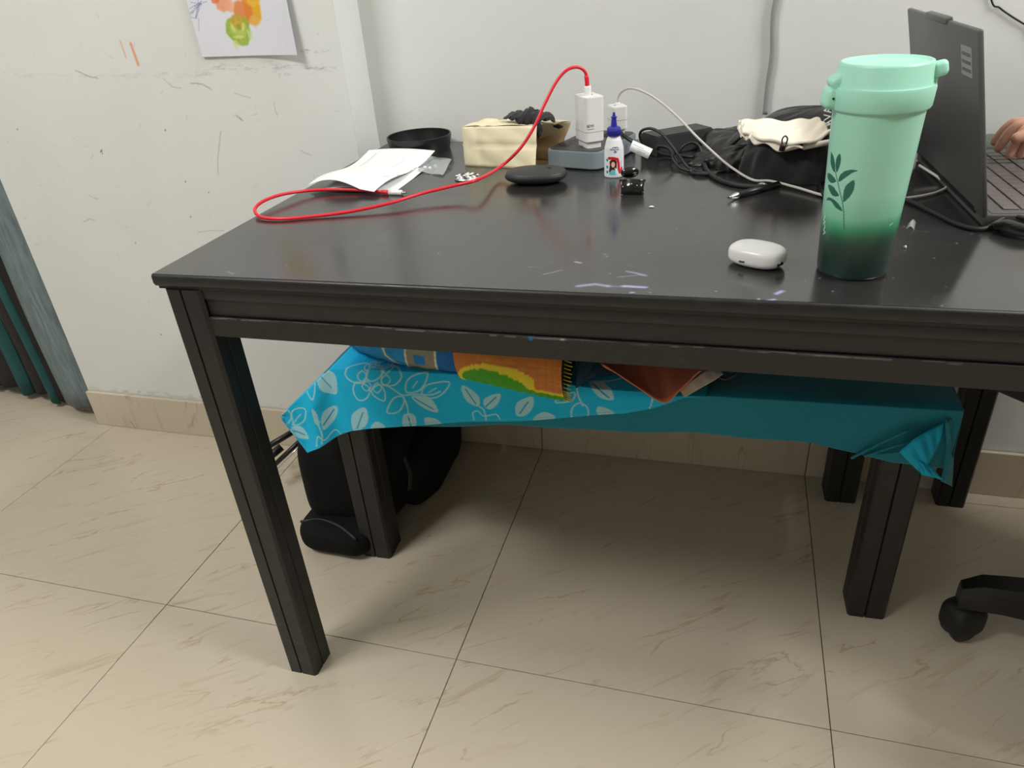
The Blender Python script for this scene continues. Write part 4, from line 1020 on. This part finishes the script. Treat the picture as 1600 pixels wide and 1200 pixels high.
tube('cord', K([PY(1024, 234, .605), PY(1035, 240, .60), PY(1050, 243, .59)]), .0034, M['matte_black'], kc)
# cable with paper tag beside the glue
tube('cord', K([PY(966, 203, .60), PY(975, 212, .58), PY(985, 219, .57), PY(996, 225, .565), PY(1010, 233, .565)]), .0036, M['black_plastic'], kc)
tg = empty('cable_tag', PY(1001, 234, .555)); tag(tg, 'white printed tag wrapped on black cable right of glue bottle', 'tag')
tp_ = [PY(989, 219, .556), PY(1020, 233, .556), PY(1012, 248, .550), PY(983, 235, .550)]
n = 26; S, T = np.meshgrid(np.linspace(0, 1, n * 2), np.linspace(0, 1, n))
X, Y, Z = [tp_[3][i] * (1 - S) * (1 - T) + tp_[2][i] * S * (1 - T) + tp_[1][i] * S * T + tp_[0][i] * (1 - S) * T - tg.location[i] for i in range(3)]
Y = Y - .004 * np.sin(T * math.pi)
pr = Print(S, T, (226, 228, 228))
for v_, a_, b_ in ((.55, .32, .92), (.38, .40, .78), (.24, .40, .55), (.72, .10, .60)): pr.line([(a_, v_), (b_, v_)], .05, (120, 122, 125), .7)
grid('label', X, Y, Z, M['vpaint'], tg, pr.c.reshape(n, n * 2, 3), solid=.0006)

# black pouch heap with zip, shiny part left, cream cloth on top, black cloth behind with white letters
po = empty('black_pouch', (.78, .53, TZ)); tag(po, 'black fabric pouch with zip pull in the heap behind the tumbler', 'pouch')
def heap(name, ctr, r, m, parent, rot=0, seed=1, p=2.6, wob=.07, nu=90, nv=50):
    th, ph = np.meshgrid(np.linspace(0, 2 * math.pi, nu), np.linspace(-.35, math.pi / 2, nv)); sg = lambda a, e: np.sign(a) * np.abs(a) ** e; e = 2 / p
    x = sg(np.cos(ph), e) * sg(np.cos(th), e); y = sg(np.cos(ph), e) * sg(np.sin(th), e); z = sg(np.sin(ph), e)
    w = 1 + wob * (np.sin(4 * th + seed) * np.cos(3 * ph + seed) + .6 * np.sin(9 * th + 2 * seed + 3 * ph) + .35 * np.sin(15 * th - 5 * ph + seed))* np.cos(ph * .8)
    x, y, z = x * w * r[0], y * w * r[1], np.maximum(z * w * r[2], .0008)
    l = parent.location; X = x * math.cos(rot) - y * math.sin(rot) + ctr[0] - l.x; Y = x * math.sin(rot) + y * math.cos(rot) + ctr[1] - l.y
    return grid(name, X, Y, z + ctr[2] - l.z, m, parent)
heap('pouch_body', (.790, .515, TZ), (.070, .085, .060), M['black_cloth'], po, -.2, 3, 3.0, .05)
heap('pouch_side', (.865, .53, TZ), (.055, .10, .054), M['black_cloth'], po, .1, 8, 3.0, .05)
heap('pouch_flap', (.72, .545, TZ), (.05, .05, .030), M['black_leather'], po, .3, 5, 2.4, .10)
tube('zip', rel([PY(1190, 240, .475), PY(1215, 232, .47), PY(1240, 236, .47), PY(1262, 245, .47)], po), .0022, M['matte_black'], po)
zp = [PY(1221, 236, .415), PY(1224, 226, .415), PY(1226, 219, .415)]
tube('zip_pull', rel(zp[:2], po), .0042, M['black_plastic'], po, n=3, flat=.5)
tube('zip_loop', rel([PY(1222, 225, .415), PY(1222.5, 217, .415), PY(1227, 212.5, .415), PY(1230.5, 217, .415), PY(1228, 225, .415)], po), .0011, M['black_plastic'], po, seg=6)
sh = empty('shiny_black_bag', (.70, .6, TZ)); tag(sh, 'creased shiny black bag between the power brick and pouch', 'bag')
heap('bag_body', (.705, .63, TZ), (.065, .085, .036), M['black_leather'], sh, .2, 11, 2.4, .09)
heap('bag_fold', (.69, .56, TZ), (.055, .035, .020), M['black_leather'], sh, .1, 13, 2.2, .12)
tube('rolled_edge', rel([PY(1155, 252, .52), PY(1165, 250, .50), PY(1178, 250, .49)], sh), .0075, M['black_leather'], sh)
bb = empty('black_bag', (.86, .69, TZ)); tag(bb, 'black cloth bag with white letters against the back wall', 'bag')
heap('bag_body', (.85, .678, TZ), (.125, .055, .064), M['black_cloth'], bb, 0, 21, 2.6, .04)
lt0 = PY(1294, 193, .612)
text('printed_letters', 'TRAVA', .017, M['white_plastic'], bb, lt0 - bb.location, Matrix.Rotation(math.radians(12), 4, 'Z') @ Matrix.Rotation(math.radians(82), 4, 'X') @ Matrix.Rotation(math.radians(97), 4, 'Z'), extrude=.0006)
cr = empty('cream_cloth', (.80, .58, TZ + .05)); tag(cr, 'folded cream cloth lying on the black pouch heap', 'cloth')
def cloth_fold(name, top, bot, m, parent, thick=.012, amp=.0015, layers=1):
    A = spline(top, 12); B_ = spline(bot, 12); n = len(A); nv = 26; l = parent.location
    X = np.zeros((nv, n)); Y = X.copy(); Z = X.copy()
    for j in range(nv):
        t = j / (nv - 1)
        for i in range(n):
            p = A[i].lerp(B_[i], t); X[j, i] = p.x; Y[j, i] = p.y; Z[j, i] = p.z + amp * math.sin(i * .45 + j * .5) + amp * 1.5 * math.sin(t * 9 + i * .1) * t
    return grid(name, X - l.x, Y - l.y, Z - l.z, m, parent, solid=thick)
cloth_fold('top_layer', [PZ(1157, 190, TZ + .06), PZ(1185, 187, TZ + .064), PZ(1225, 190, TZ + .066), PZ(1260, 187, TZ + .066), PZ(1280, 186, TZ + .066)],
           [PZ(1160, 210, TZ + .054), PZ(1190, 216, TZ + .062), PZ(1230, 221, TZ + .064), PZ(1268, 222, TZ + .064), PZ(1300, 208, TZ + .064)], M['cream_cloth'], cr, thick=.004)
cloth_fold('rumpled_edge', [PZ(1162, 208, TZ + .052), PZ(1178, 203, TZ + .056), PZ(1205, 212, TZ + .056), PZ(1235, 222, TZ + .056)],
           [PZ(1166, 222, TZ + .050), PZ(1182, 219, TZ + .056), PZ(1215, 226, TZ + .058), PZ(1255, 230, TZ + .058)], M['cream_cloth'], cr, thick=.003, amp=.0035)
cloth_fold('left_edge', [PZ(1155, 190, TZ + .058), PZ(1153, 200, TZ + .054), PZ(1158, 214, TZ + .046)], [PZ(1164, 192, TZ + .060), PZ(1166, 205, TZ + .056), PZ(1168, 214, TZ + .050)], M['cream_cloth'], cr, thick=.003)
# roll of the hem near the tumbler
tube('rolled_hem', rel([PZ(1255, 230, TZ + .054), PZ(1275, 226, TZ + .058), PZ(1296, 222, TZ + .058)], cr), .004, M['cream_cloth'], cr)

# pen
pn = empty('pen', PZ(1175, 302, TZ + .005)); tag(pn, 'black ballpoint pen with silver tip on the table', 'pen')
pa, pb, pc_, pd = [PZ(*v, TZ + .005) for v in ((1137, 309), (1140, 308.5), (1154, 304.5), (1216, 288))]
tube('barrel', rel([pc_, pd], pn), .0046, M['black_plastic'], pn, n=2, seg=14)
tube('tip', rel([pc_, pc_.lerp(pb, .5), pb], pn), [.0046, .0046, .0040, .0032, .0024, .0018], M['silver'], pn, n=3, seg=14)
tube('point', rel([pb, pa], pn), .0010, M['gloss_black'], pn, n=1)
# small pebble-like foil piece and crumbs
def crumb(name, px, py, r, m, label, cat, z=.002, seed=1):
    p = PZ(px, py, TZ); e = blob(name, (p.x, p.y, TZ + r[2]), r, m, None, 1.8, .22, 16, 10, seed=seed, flatz=False); tag(e, label, cat); return e
crumb('foil_piece', 1191, 292, (.0075, .005, .003), M['foil'], 'small grey foil piece beside the black pen', 'foil')
crumb('paper_scrap', 1018, 324, (.0035, .0028, .0010), M['white_plastic'], 'tiny white scrap right of the black claw clip', 'scrap', seed=3)
crumb('white_bead', 1414, 388, (.0016, .0016, .0016), M['white_plastic'], 'tiny white bead right of the tumbler base', 'bead', seed=5)
pf = sheet('plastic_scrap', (PZ(1416, 358, TZ + .001), PZ(1428, 360, TZ + .001), PZ(1431, 347, TZ + .004), PZ(1420, 349, TZ + .004)), M['clear'], None, nu=10, nv=8, curl=lambda S, T: .004 * np.sin(S * 3.1))
tag(pf, 'curled clear plastic scrap right of the tumbler', 'scrap')

# earbud case
ec = empty('earbud_case', (.7345, .102, TZ)); tag(ec, 'white glossy earbud charging case lying on the table', 'earbud case')
ell('shell', (0, 0, .0120), (.0312, .0215, .0120), M['white_plastic'], ec, .75, .62, math.radians(-27))
def onec(px, py, off=.0006):
    d = ray(px, py); best = None
    for t in np.linspace(.6, 1.4, 2400):
        p = CAM + d * t - np.array(ec.location); c_, s_ = math.cos(math.radians(27)), math.sin(math.radians(27))
        x = p[0] * c_ - p[1] * s_; y = p[0] * s_ + p[1] * c_; z = p[2] - .0120
        if (abs(x / .0312) ** (2 / .75) + abs(y / .0215) ** (2 / .75)) ** (.75 / .62) + abs(z / .0120) ** (2 / .62) < 1: return Vector(p)
    return Vector((0, -.022, .01))
a_ = onec(1155, 408); b_ = onec(1163, 409.5)
tube('pairing_button', [a_, b_], .0011, M['white_port'], ec, n=2, seg=8)
a_ = onec(1214.5, 414.5); b_ = onec(1222, 411)
tube('port', [a_, b_], .0020, M['gloss_black'], ec, n=2, seg=8)
tube('port_contact', [a_.lerp(b_, .3) + Vector((0, -.0016, .0012)), a_.lerp(b_, .7) + Vector((0, -.0016, .0012))], .0006, M['silver'], ec, n=1, seg=6)

# ------------------------------------------------------------------ TUMBLER
cx0, cy0 = .8312, .0945
cp = empty('tumbler', (cx0, cy0, TZ)); tag(cp, 'mint green tumbler with dark base, leaf print and clip lid', 'tumbler')
hb = .168
rprof = [(0, .0325), (.003, .0345), (.010, .0350), (.168, .0413)]
NT, NZ = 420, 420
TH, ZZ = np.meshgrid(np.linspace(0, 2 * math.pi, NT + 1), np.concatenate([np.linspace(0, .01, 12), np.linspace(.0104, hb, NZ)]))
RR = np.interp(ZZ, [p[0] for p in rprof], [p[1] for p in rprof])
cdir = math.atan2(CAM[1] - cy0, CAM[0] - cx0)
uu = ((TH - cdir + math.pi) % (2 * math.pi) - math.pi) * .040
z_ = ZZ + .002 * np.sin(TH * 2)
ramp_z = [0, .022, .036, .046, .054, .066, .09, .2]
ramp_c = np.array([(30, 52, 48), (36, 56, 50), (40, 64, 54), (44, 92, 68), (56, 138, 100), (126, 192, 162), (154, 210, 186), (160, 216, 194)], float)
colr = np.stack([np.interp(z_, ramp_z, ramp_c[:, i]) for i in range(3)], -1)
pr = Print(uu, ZZ, (0, 0, 0)); pr.c = colr.reshape(-1, 3)
def cupuv(px, py):
    d = ray(px, py); best = (9, None)
    for t in np.linspace(.7, 1.3, 3000):
        p = CAM + d * t; r = math.hypot(p[0] - cx0, p[1] - cy0); z = p[2] - TZ; e = r - np.interp(z, [q_[0] for q_ in rprof], [q_[1] for q_ in rprof])
        if e < best[0]: best = (e, p)
        if e < 0: break
    p = best[1]; a = math.atan2(p[1] - cy0, p[0] - cx0); u = ((a - cdir + math.pi) % (2 * math.pi) - math.pi) * .040
    return (u, p[2] - TZ)
def cz(x, y): return cupuv(1280 + x / 5.215, 220 + y / 5.217)
DL = (34, 92, 78)
for P_ in ([(98, 90), (118, 130), (130, 190), (128, 255), (105, 225), (92, 160)], [(168, 105), (178, 150), (165, 215), (142, 258), (133, 200), (142, 140)],
           [(318, 240), (270, 262), (215, 300), (162, 335), (165, 290), (205, 250), (260, 236)], [(72, 262), (100, 275), (130, 310), (135, 335), (95, 342), (68, 300)],
           [(282, 320), (286, 380), (262, 440), (200, 500), (196, 440), (215, 370)], [(72, 358), (110, 370), (140, 410), (162, 448), (115, 450), (85, 410)],
           [(60, 485), (75, 462), (120, 478), (165, 525), (188, 572), (135, 545), (95, 490)]):
    pr.poly(round_poly([cz(*p) for p in P_], 4), DL, .92)
pr.line([cz(*p) for p in ((132, 250), (150, 330), (170, 420), (190, 500), (200, 580), (203, 715))], .0012, DL, .92)
for k in range(4):   # white vertical lettering at the left silhouette
    pr.line([cz(34 + 5 * (k % 2), 760 - 42 * k), cz(48, 745 - 42 * k), cz(36 + 8 * (k % 2), 725 - 42 * k)], .0016, (225, 232, 230), .9)
pr.line([cz(575, 688), cz(600, 672)], .0018, (150, 220, 195), .8)
body = grid('body', RR * np.cos(TH), RR * np.sin(TH), ZZ, M['cup'], cp, pr.c.reshape(ZZ.shape[0], -1, 3))
lathe('base', [(0, .0004), (.0318, .0004), (.0327, .0012)], M['matte_black'], cp, 64, cap=False)
lathe('collar', [(.0400, .1660), (.0440, .1662), (.0450, .1680), (.0458, .184), (.0450, .1865), (.0410, .187)], M['mint_lid'], cp, 96, cap=False)
lathe('lid', [(.0440, .1862), (.0428, .1885), (.0410, .2045), (.0400, .2066), (.0388, .2072), (.0378, .2068), (.0360, .2052), (.0350, .2048), (0, .2048)], M['mint_lid'], cp, 96, cap=False)
# hinge shoulder at the left and clasp at the right
ax = Vector((-math.cos(.27), -math.sin(.27) * 1, 0)).normalized()
def cprel(px, py, Yw): return PY(px, py, Yw) - cp.location
hinge = box('hinge_block', (-.0085, -.012, -.0105), (.012, .012, .0095), M['mint_lid'], cp, bevel=.0055, seg=5); hinge.location = (-.0435, -.006, .1765); hinge.rotation_euler = (0, math.radians(10), .15)
sh_ = box('hinge_shoulder', (-.0095, -.011, -.0115), (.010, .011, .0085), M['mint_lid'], cp, bevel=.005, seg=5); sh_.location = (-.0385, -.006, .1895); sh_.rotation_euler = (0, math.radians(-30), .15)
lathe('hinge_pin', [(0, 0), (.0011, 0), (.0011, .001), (0, .001)], M['dark_hole'], hinge, 12, loc=(0, 0, 0), cap=False).matrix_local = Matrix.Translation((-.002, -.0118, .0)) @ Matrix.Rotation(math.pi / 2, 4, 'X')
cl = box('clasp', (-.010, -.008, -.0065), (.0085, .008, .007), M['mint_lid'], cp, bevel=.0045, seg=5); cl.location = (.0425, -.008, .1985); cl.rotation_euler = (0, math.radians(-14), -.25)
lathe('clasp_pin', [(0, 0), (.0017, 0), (.0017, .001), (0, .001)], M['dark_hole'], cl, 12, cap=False).matrix_local = Matrix.Translation((-.004, -.0078, -.002)) @ Matrix.Rotation(math.pi / 2, 4, 'X')
box('clasp_tab', (.0385, -.013, .184), (.0435, .003, .199), M['mint_lid'], cp, bevel=.0015)

# ------------------------------------------------------------------ LAPTOP
LAx, LAy, LTH, LPH, LWd, LH = .993, .244, math.radians(-2.66), math.radians(13.8), .325, .208
lp = empty('laptop', (LAx, LAy, TZ), -LTH); tag(lp, 'open dark grey laptop seen from behind its lid', 'laptop')
bs = box('base', (-.004, 0, .001), (.222, LWd, .0155), M['laptop'], lp, bevel=.002)
dk_ = box('deck', (.004, .004, .0150), (.218, LWd - .004, .0160), M['laptop_deck'], bs)
keym = None
for r in range(6):
    for c in range(15):
        w = .0192; x = .020 + r * .0195; y = .018 + c * .0195
        if r == 5 and 4 <= c <= 8:
            if c > 4: continue
            yw = .0195 * 5 - .002
        else: yw = w - .002
        if keym is None or yw > .02:
            k_ = box('key', (x, y, .0158), (x + w - .002, y + yw, .0176), M['key'], dk_, bevel=.0006, seg=1)
            if yw < .02: keym = k_.data; kx, ky = x, y
        else:
            k_ = bpy.data.objects.new('key', keym); link(k_, dk_); k_.location = (x - kx, y - ky, 0)
box('touchpad', (.148, .11, .0158), (.210, .215, .0163), M['laptop'], dk_)
def lid_xf(o):
    o.location = (0, 0, .0125); o.rotation_euler = (0, -LPH, 0); return o
ld = lid_xf(box('lid', (-.006, 0, 0), (.0, LWd, LH), M['laptop'], lp, bevel=.0018))
box('screen', (-.0005, .008, .012), (.0006, LWd - .008, LH - .008), M['gloss_black'], ld)
box('webcam_bump', (-.0075, LWd * .36, LH - .004), (.0005, LWd * .66, LH + .0035), M['laptop'], ld, bevel=.0015)
stk = box('sticker', (-.0066, .022, LH - .052), (-.0059, .062, LH - .020), M['sticker'], ld)
for k in range(3): box('sticker_line', (-.0069, .026, LH - .047 + k * .0085), (-.0065, .058, LH - .0435 + k * .0085), M['sticker_ink'], ld)
box('hinge', (-.006, .03, -.004), (.004, LWd - .03, .006), M['matte_black'], ld, bevel=.001)
# laptop charging cable in front of the laptop
lc = tube('laptop_cable', [PZ(1400, 308, TZ + .003), PZ(1425, 316, TZ + .003), PZ(1460, 333, TZ + .003), PZ(1495, 350, TZ + .003), PZ(1525, 358, TZ + .003), PZ(1545, 355, TZ + .004), PZ(1560, 345, TZ + .009), PZ(1578, 338, TZ + .012), PZ(1600, 341, TZ + .012), PZ(1640, 352, TZ + .006), (1.13, .22, TZ + .004), (1.2, .25, TZ + .004)], .0028, M['matte_black'])
tag(lc, 'black cable curling round the near corner of the laptop', 'cable')
sl = heap('hb', (0, 0, 0), (.0, .0, .0), M['black_cloth'], bb) if 0 else None
bh = empty('black_headband', (1.10, .262, TZ)); tag(bh, 'rumpled black strap lying in front of the laptop keyboard', 'strap')
tube('strap', rel([PZ(1556, 352, TZ + .006), PZ(1575, 350, TZ + .010), PZ(1595, 356, TZ + .010), PZ(1625, 362, TZ + .008)], bh), .010, M['black_cloth'], bh, flat=.5)
# grey card box / mouse mat behind laptop at the back
mm_ = empty('grey_pouch', (1.12, .66, TZ)); tag(mm_, 'dark grey flat pouch behind the laptop near typing hand', 'pouch')
heap('pouch_body', (1.13, .665, TZ), (.075, .05, .012), mat('green_grey_fabric', (98, 108, 102), .7), mm_, .0, 4, 3, .03)

# ------------------------------------------------------------------ OFFICE CHAIR
ch = empty('office_chair', (1.50, .27, 0)); tag(ch, 'black swivel office chair on castors at right end of table', 'chair')
hubz = .135
lathe('hub', [(0, .09), (.045, .09), (.05, .12), (.035, .16), (.03, .17), (0, .17)], M['black_plastic'], ch, 32, cap=False)
lathe('gas_column', [(0, .16), (.026, .16), (.026, .30), (.016, .30), (.016, .43), (0, .43)], M['black_plastic'], ch, 24, cap=False)
ca = Vector((1.135, .325, 0)) - ch.location; a0_ = math.atan2(ca.y, ca.x); RL = math.hypot(ca.x, ca.y)
for k in range(5):
    a_ = a0_ + k * 2 * math.pi / 5; d = Vector((math.cos(a_), math.sin(a_), 0)); s = Vector((-math.sin(a_), math.cos(a_), 0))
    bm = bmesh.new(); rings = []
    for t, w, zt, zb in ((.03, .034, .165, .095), (.22, .028, .155, .094), (RL * .88, .024, .138, .090), (RL * .97, .022, .132, .084), (RL + .016, .016, .114, .074)):
        rings.append([bm.verts.new(d * t + s * sx * w + Vector((0, 0, z))) for sx, z in ((-.7, zt), (.7, zt), (1, zt - .012), (1, zb), (-1, zb), (-1, zt - .012))])
    for A, B_ in zip(rings, rings[1:]):
        for i in range(6): bm.faces.new((A[i], A[(i + 1) % 6], B_[(i + 1) % 6], B_[i]))
    bm.faces.new(rings[0]); bm.faces.new(rings[-1])
    lg = smooth_by_angle(from_bm('base_arm', bm, M['black_plastic'], ch), .5)
    cw = Matrix.Translation(d * RL) @ Matrix.Rotation(.5 + k * 1.3, 4, 'Z')
    hd = lathe('castor_hood', [(0, .086), (.011, .086), (.013, .075), (.012, .066), (0, .066)], M['black_plastic'], ch, 16, cap=False); hd.matrix_local = cw
    for sy in (-1, 1):
        bm = bmesh.new(); pr_ = [(0, 0), (.0235, 0), (.0255, .003), (.0255, .012), (.020, .016), (0, .017)]; rg_ = []
        for r, y in pr_: rg_.append([bm.verts.new((r * math.cos(q_ * .3142), sy * (y + .003), .0256 + r * math.sin(q_ * .3142))) for q_ in range(20)])
        for A, B_ in zip(rg_[1:], rg_[2:]):
            for i in range(20): bm.faces.new((A[i], A[(i + 1) % 20], B_[(i + 1) % 20], B_[i]))
        bm.faces.new(rg_[1]); bmesh.ops.remove_doubles(bm, verts=bm.verts, dist=1e-5)
        w_ = smooth_by_angle(from_bm('wheel', bm, M['black_plastic'], hd), .7)
    hood = ell('fork', (0, 0, .046), (.031, .0275, .032), M['matte_black'], hd, .55, .6, 0, 32, 20)
    for v in hood.data.vertices:
        if v.co.z < .022: v.co.z = .022 + (v.co.z - .022) * .2
rbox('seat', (-.24, -.24, .43), (.24, .24, .485), M['black_cloth'], ch, r=.07, edge=.014)
bk_ = rbox('backrest', (-.22, -.025, -.25), (.22, .025, .25), M['black_cloth'], ch, r=.02, edge=.012); bk_.location = (.27, 0, .80); bk_.rotation_euler = (0, .12, math.pi / 2)
tube('back_support', [(.0, 0, .43), (.20, 0, .42), (.285, 0, .50), (.29, 0, .70)], .018, M['black_plastic'], ch)

# ------------------------------------------------------------------ PERSON at the laptop
def skin_mesh(name, verts, edges, radii, m, parent=None, root=0, levels=2):
    me = bpy.data.meshes.new(name); me.from_pydata([tuple(v) for v in verts], edges, []); o = bpy.data.objects.new(name, me); COL.objects.link(o)
    sk = o.modifiers.new('skin', 'SKIN'); sk.use_smooth_shade = True
    lay = me.skin_vertices[0].data if len(me.skin_vertices) else None
    if lay is None:
        bm = bmesh.new(); bm.from_mesh(me); bm.verts.layers.skin.verify(); bm.to_mesh(me); bm.free(); lay = me.skin_vertices[0].data
    for i, r in enumerate(radii):
        lay[i].radius = (r, r) if not isinstance(r, tuple) else r
        lay[i].use_root = (i == root)
    sb = o.modifiers.new('sub', 'SUBSURF'); sb.levels = levels; sb.render_levels = levels
    bpy.context.view_layer.update()
    dg = bpy.context.evaluated_depsgraph_get(); m2 = bpy.data.meshes.new_from_object(o.evaluated_get(dg)); bpy.data.objects.remove(o)
    m2.materials.clear(); return obj(name, m2, m, parent, True)
def chain(V, E, R, pts, start=None):
    prev = start
    for p, r in pts:
        V.append(Vector(p)); R.append(r); i = len(V) - 1
        if prev is not None: E.append((prev, i))
        prev = i
    return prev
pe = empty('person', (1.50, .40, .485)); tag(pe, 'person in white shirt sitting at the laptop, typing hand visible', 'person')
V, E, R_ = [], [], []
pel = chain(V, E, R_, [((1.53, .40, .575), .085)])
ch1 = chain(V, E, R_, [((1.53, .40, .68), .085), ((1.52, .40, .82), .095), ((1.51, .40, .95), .10), ((1.50, .40, 1.03), .07), ((1.49, .40, 1.08), .045), ((1.475, .40, 1.14), .048)], pel)
chest = 3; neck = 4
# typing (far) arm
hp = Vector((1.108, .486, .808))
wr = Vector((1.124, .512, .832))
t1, t2, t3 = PZ(1553, 231, TZ + .030), PZ(1573, 249, TZ + .024), PZ(1591, 249, TZ + .024)
armR = chain(V, E, R_, [((1.50, .565, .985), .044), ((1.475, .64, .88), .040), ((1.42, .65, .77), .036), ((1.28, .61, .84), .030), (wr, .021), (hp, .020)], chest)
def lerp(a, b, t): return Vector(a).lerp(Vector(b), t)
kn = {}
def finger(tip, root, r=.0078, arch=.016, st=None):
    tip = Vector(tip); root = Vector(root)
    p1 = root.lerp(tip, .38) + Vector((0, 0, arch)); p2 = root.lerp(tip, .74) + Vector((0, 0, arch * .75))
    return chain(V, E, R_, [(root, r * 1.12), (p1, r * 1.05), (p2, r * .95), (tip, r * .72)], st)
hi_ = len(V) - 1
fdir = (t2 - hp)
finger(t1 + Vector((0, .012, .0)), hp + Vector((-.016, .030, .004)), st=hi_)
finger(t1 + Vector((.0, -.012, -.004)), hp + Vector((-.018, .012, .006)), r=.0082, st=hi_)
finger(t2, hp + Vector((-.016, -.006, .005)), r=.0082, st=hi_)
finger(t3, hp + Vector((-.012, -.022, .001)), r=.0076, st=hi_)
chain(V, E, R_, [(wr + Vector((-.012, -.022, -.008)), .0105), (wr + Vector((-.035, -.045, -.020)), .0095), (wr + Vector((-.062, -.052, -.030)), .0075)], hi_ - 1)
# near arm resting on table edge, hand on palm rest
armL = chain(V, E, R_, [((1.50, .235, .985), .044), ((1.50, .14, .88), .040), ((1.47, .13, .78), .036), ((1.36, .20, .79), .030), ((1.27, .27, .80), .021), ((1.235, .30, .802), .020)], chest)
h2 = len(V) - 1
for k in range(4):
    finger((1.165 + .004 * abs(k - 1.5), .325 + .0 + k * .019, .781), (1.212, .292 + k * .014, .806), r=.0078, arch=.012, st=h2)
chain(V, E, R_, [((1.25, .325, .792), .0105), ((1.23, .352, .785), .0095), ((1.208, .366, .782), .0075)], h2 - 1)
# legs, crossed on the seat
chain(V, E, R_, [((1.50, .30, .57), .082), ((1.32, .16, .56), .064), ((1.235, .14, .55), .052), ((1.13, .27, .535), .042), ((1.045, .37, .525), .034), ((1.00, .40, .52), .026)], pel)
chain(V, E, R_, [((1.50, .50, .57), .082), ((1.33, .63, .55), .062), ((1.26, .64, .545), .052), ((1.22, .52, .52), .042), ((1.20, .44, .515), .034), ((1.18, .38, .51), .028)], pel)
skin_mesh('body', [v - pe.location for v in V], E, R_, M['skin'], pe, 0, 2)
# head
hdv = ell('head', (1.462 - 1.50, 0, 1.245 - .485), (.092, .076, .118), M['skin'], pe, 1.0, 1.0, 0, 48, 36)
me = hdv.data
for v in me.vertices:
    z = v.co.z - .76; x = v.co.x + .038
    if z < 0: v.co.y *= 1 + z * 2.2
    if x < -.05 and abs(v.co.y) < .02: v.co.x -= .022 * math.exp(-((z + .02) / .018) ** 2) * (1 - abs(v.co.y) / .02)
    if x < -.04: v.co.x += .006 * math.exp(-((z - .008) / .014) ** 2) * (abs(v.co.y) > .015) * (abs(v.co.y) < .05)
for s_ in (-1, 1):
    ell('eye', (-.118, s_ * .030, .768), (.011, .013, .008), M['eye'], pe, 1, 1, 0, 16, 12)
    ell('iris', (-.1265, s_ * .030, .767), (.003, .0055, .0055), M['iris'], pe, 1, 1, 0, 12, 8)
    ell('ear', (-.030, s_ * .078, .755), (.018, .007, .032), M['skin'], pe, 1, 1, 0, 16, 12)
ell('mouth', (-.117, 0, .700), (.008, .022, .006), M['lips'], pe, 1, 1, 0, 16, 10)
hr = ell('hair', (-.022, 0, .795), (.098, .086, .098), M['hair'], pe, 1, 1, 0, 40, 28)
for v in hr.data.vertices:
    if v.co.x < -.06 and v.co.z < .83: v.co.x = -.06 + (v.co.x + .06) * .2
# shirt
V, E, R_ = [], [], []
a = chain(V, E, R_, [((1.53, .40, .60), .115), ((1.53, .40, .72), .118), ((1.52, .40, .86), .128), ((1.51, .40, .97), .125), ((1.495, .40, 1.055), .062)])
chain(V, E, R_, [((1.50, .575, .995), .074), ((1.475, .64, .88), .062), ((1.42, .655, .775), .050), ((1.28, .615, .85), .043), ((1.150, .55, .868), .036), ((1.122, .525, .850), .031)], 3)
chain(V, E, R_, [((1.50, .225, .995), .074), ((1.50, .14, .88), .064), ((1.47, .13, .785), .056), ((1.36, .20, .80), .040), ((1.30, .25, .805), .032)], 3)
skin_mesh('shirt', [v - pe.location for v in V], E, R_, M['shirt'], pe, 0, 2)
V, E, R_ = [], [], []
a = chain(V, E, R_, [((1.53, .40, .575), .105)])
chain(V, E, R_, [((1.50, .30, .57), .090), ((1.32, .16, .565), .072), ((1.235, .145, .56), .060), ((1.13, .27, .545), .052), ((1.04, .37, .535), .044), ((.99, .405, .53), .036)], 0)
chain(V, E, R_, [((1.50, .50, .57), .090), ((1.33, .63, .56), .070), ((1.26, .64, .555), .060), ((1.22, .52, .53), .050), ((1.20, .44, .525), .042)], 0)
skin_mesh('trousers', [v - pe.location for v in V], E, R_, M['trousers'], pe, 0, 2)
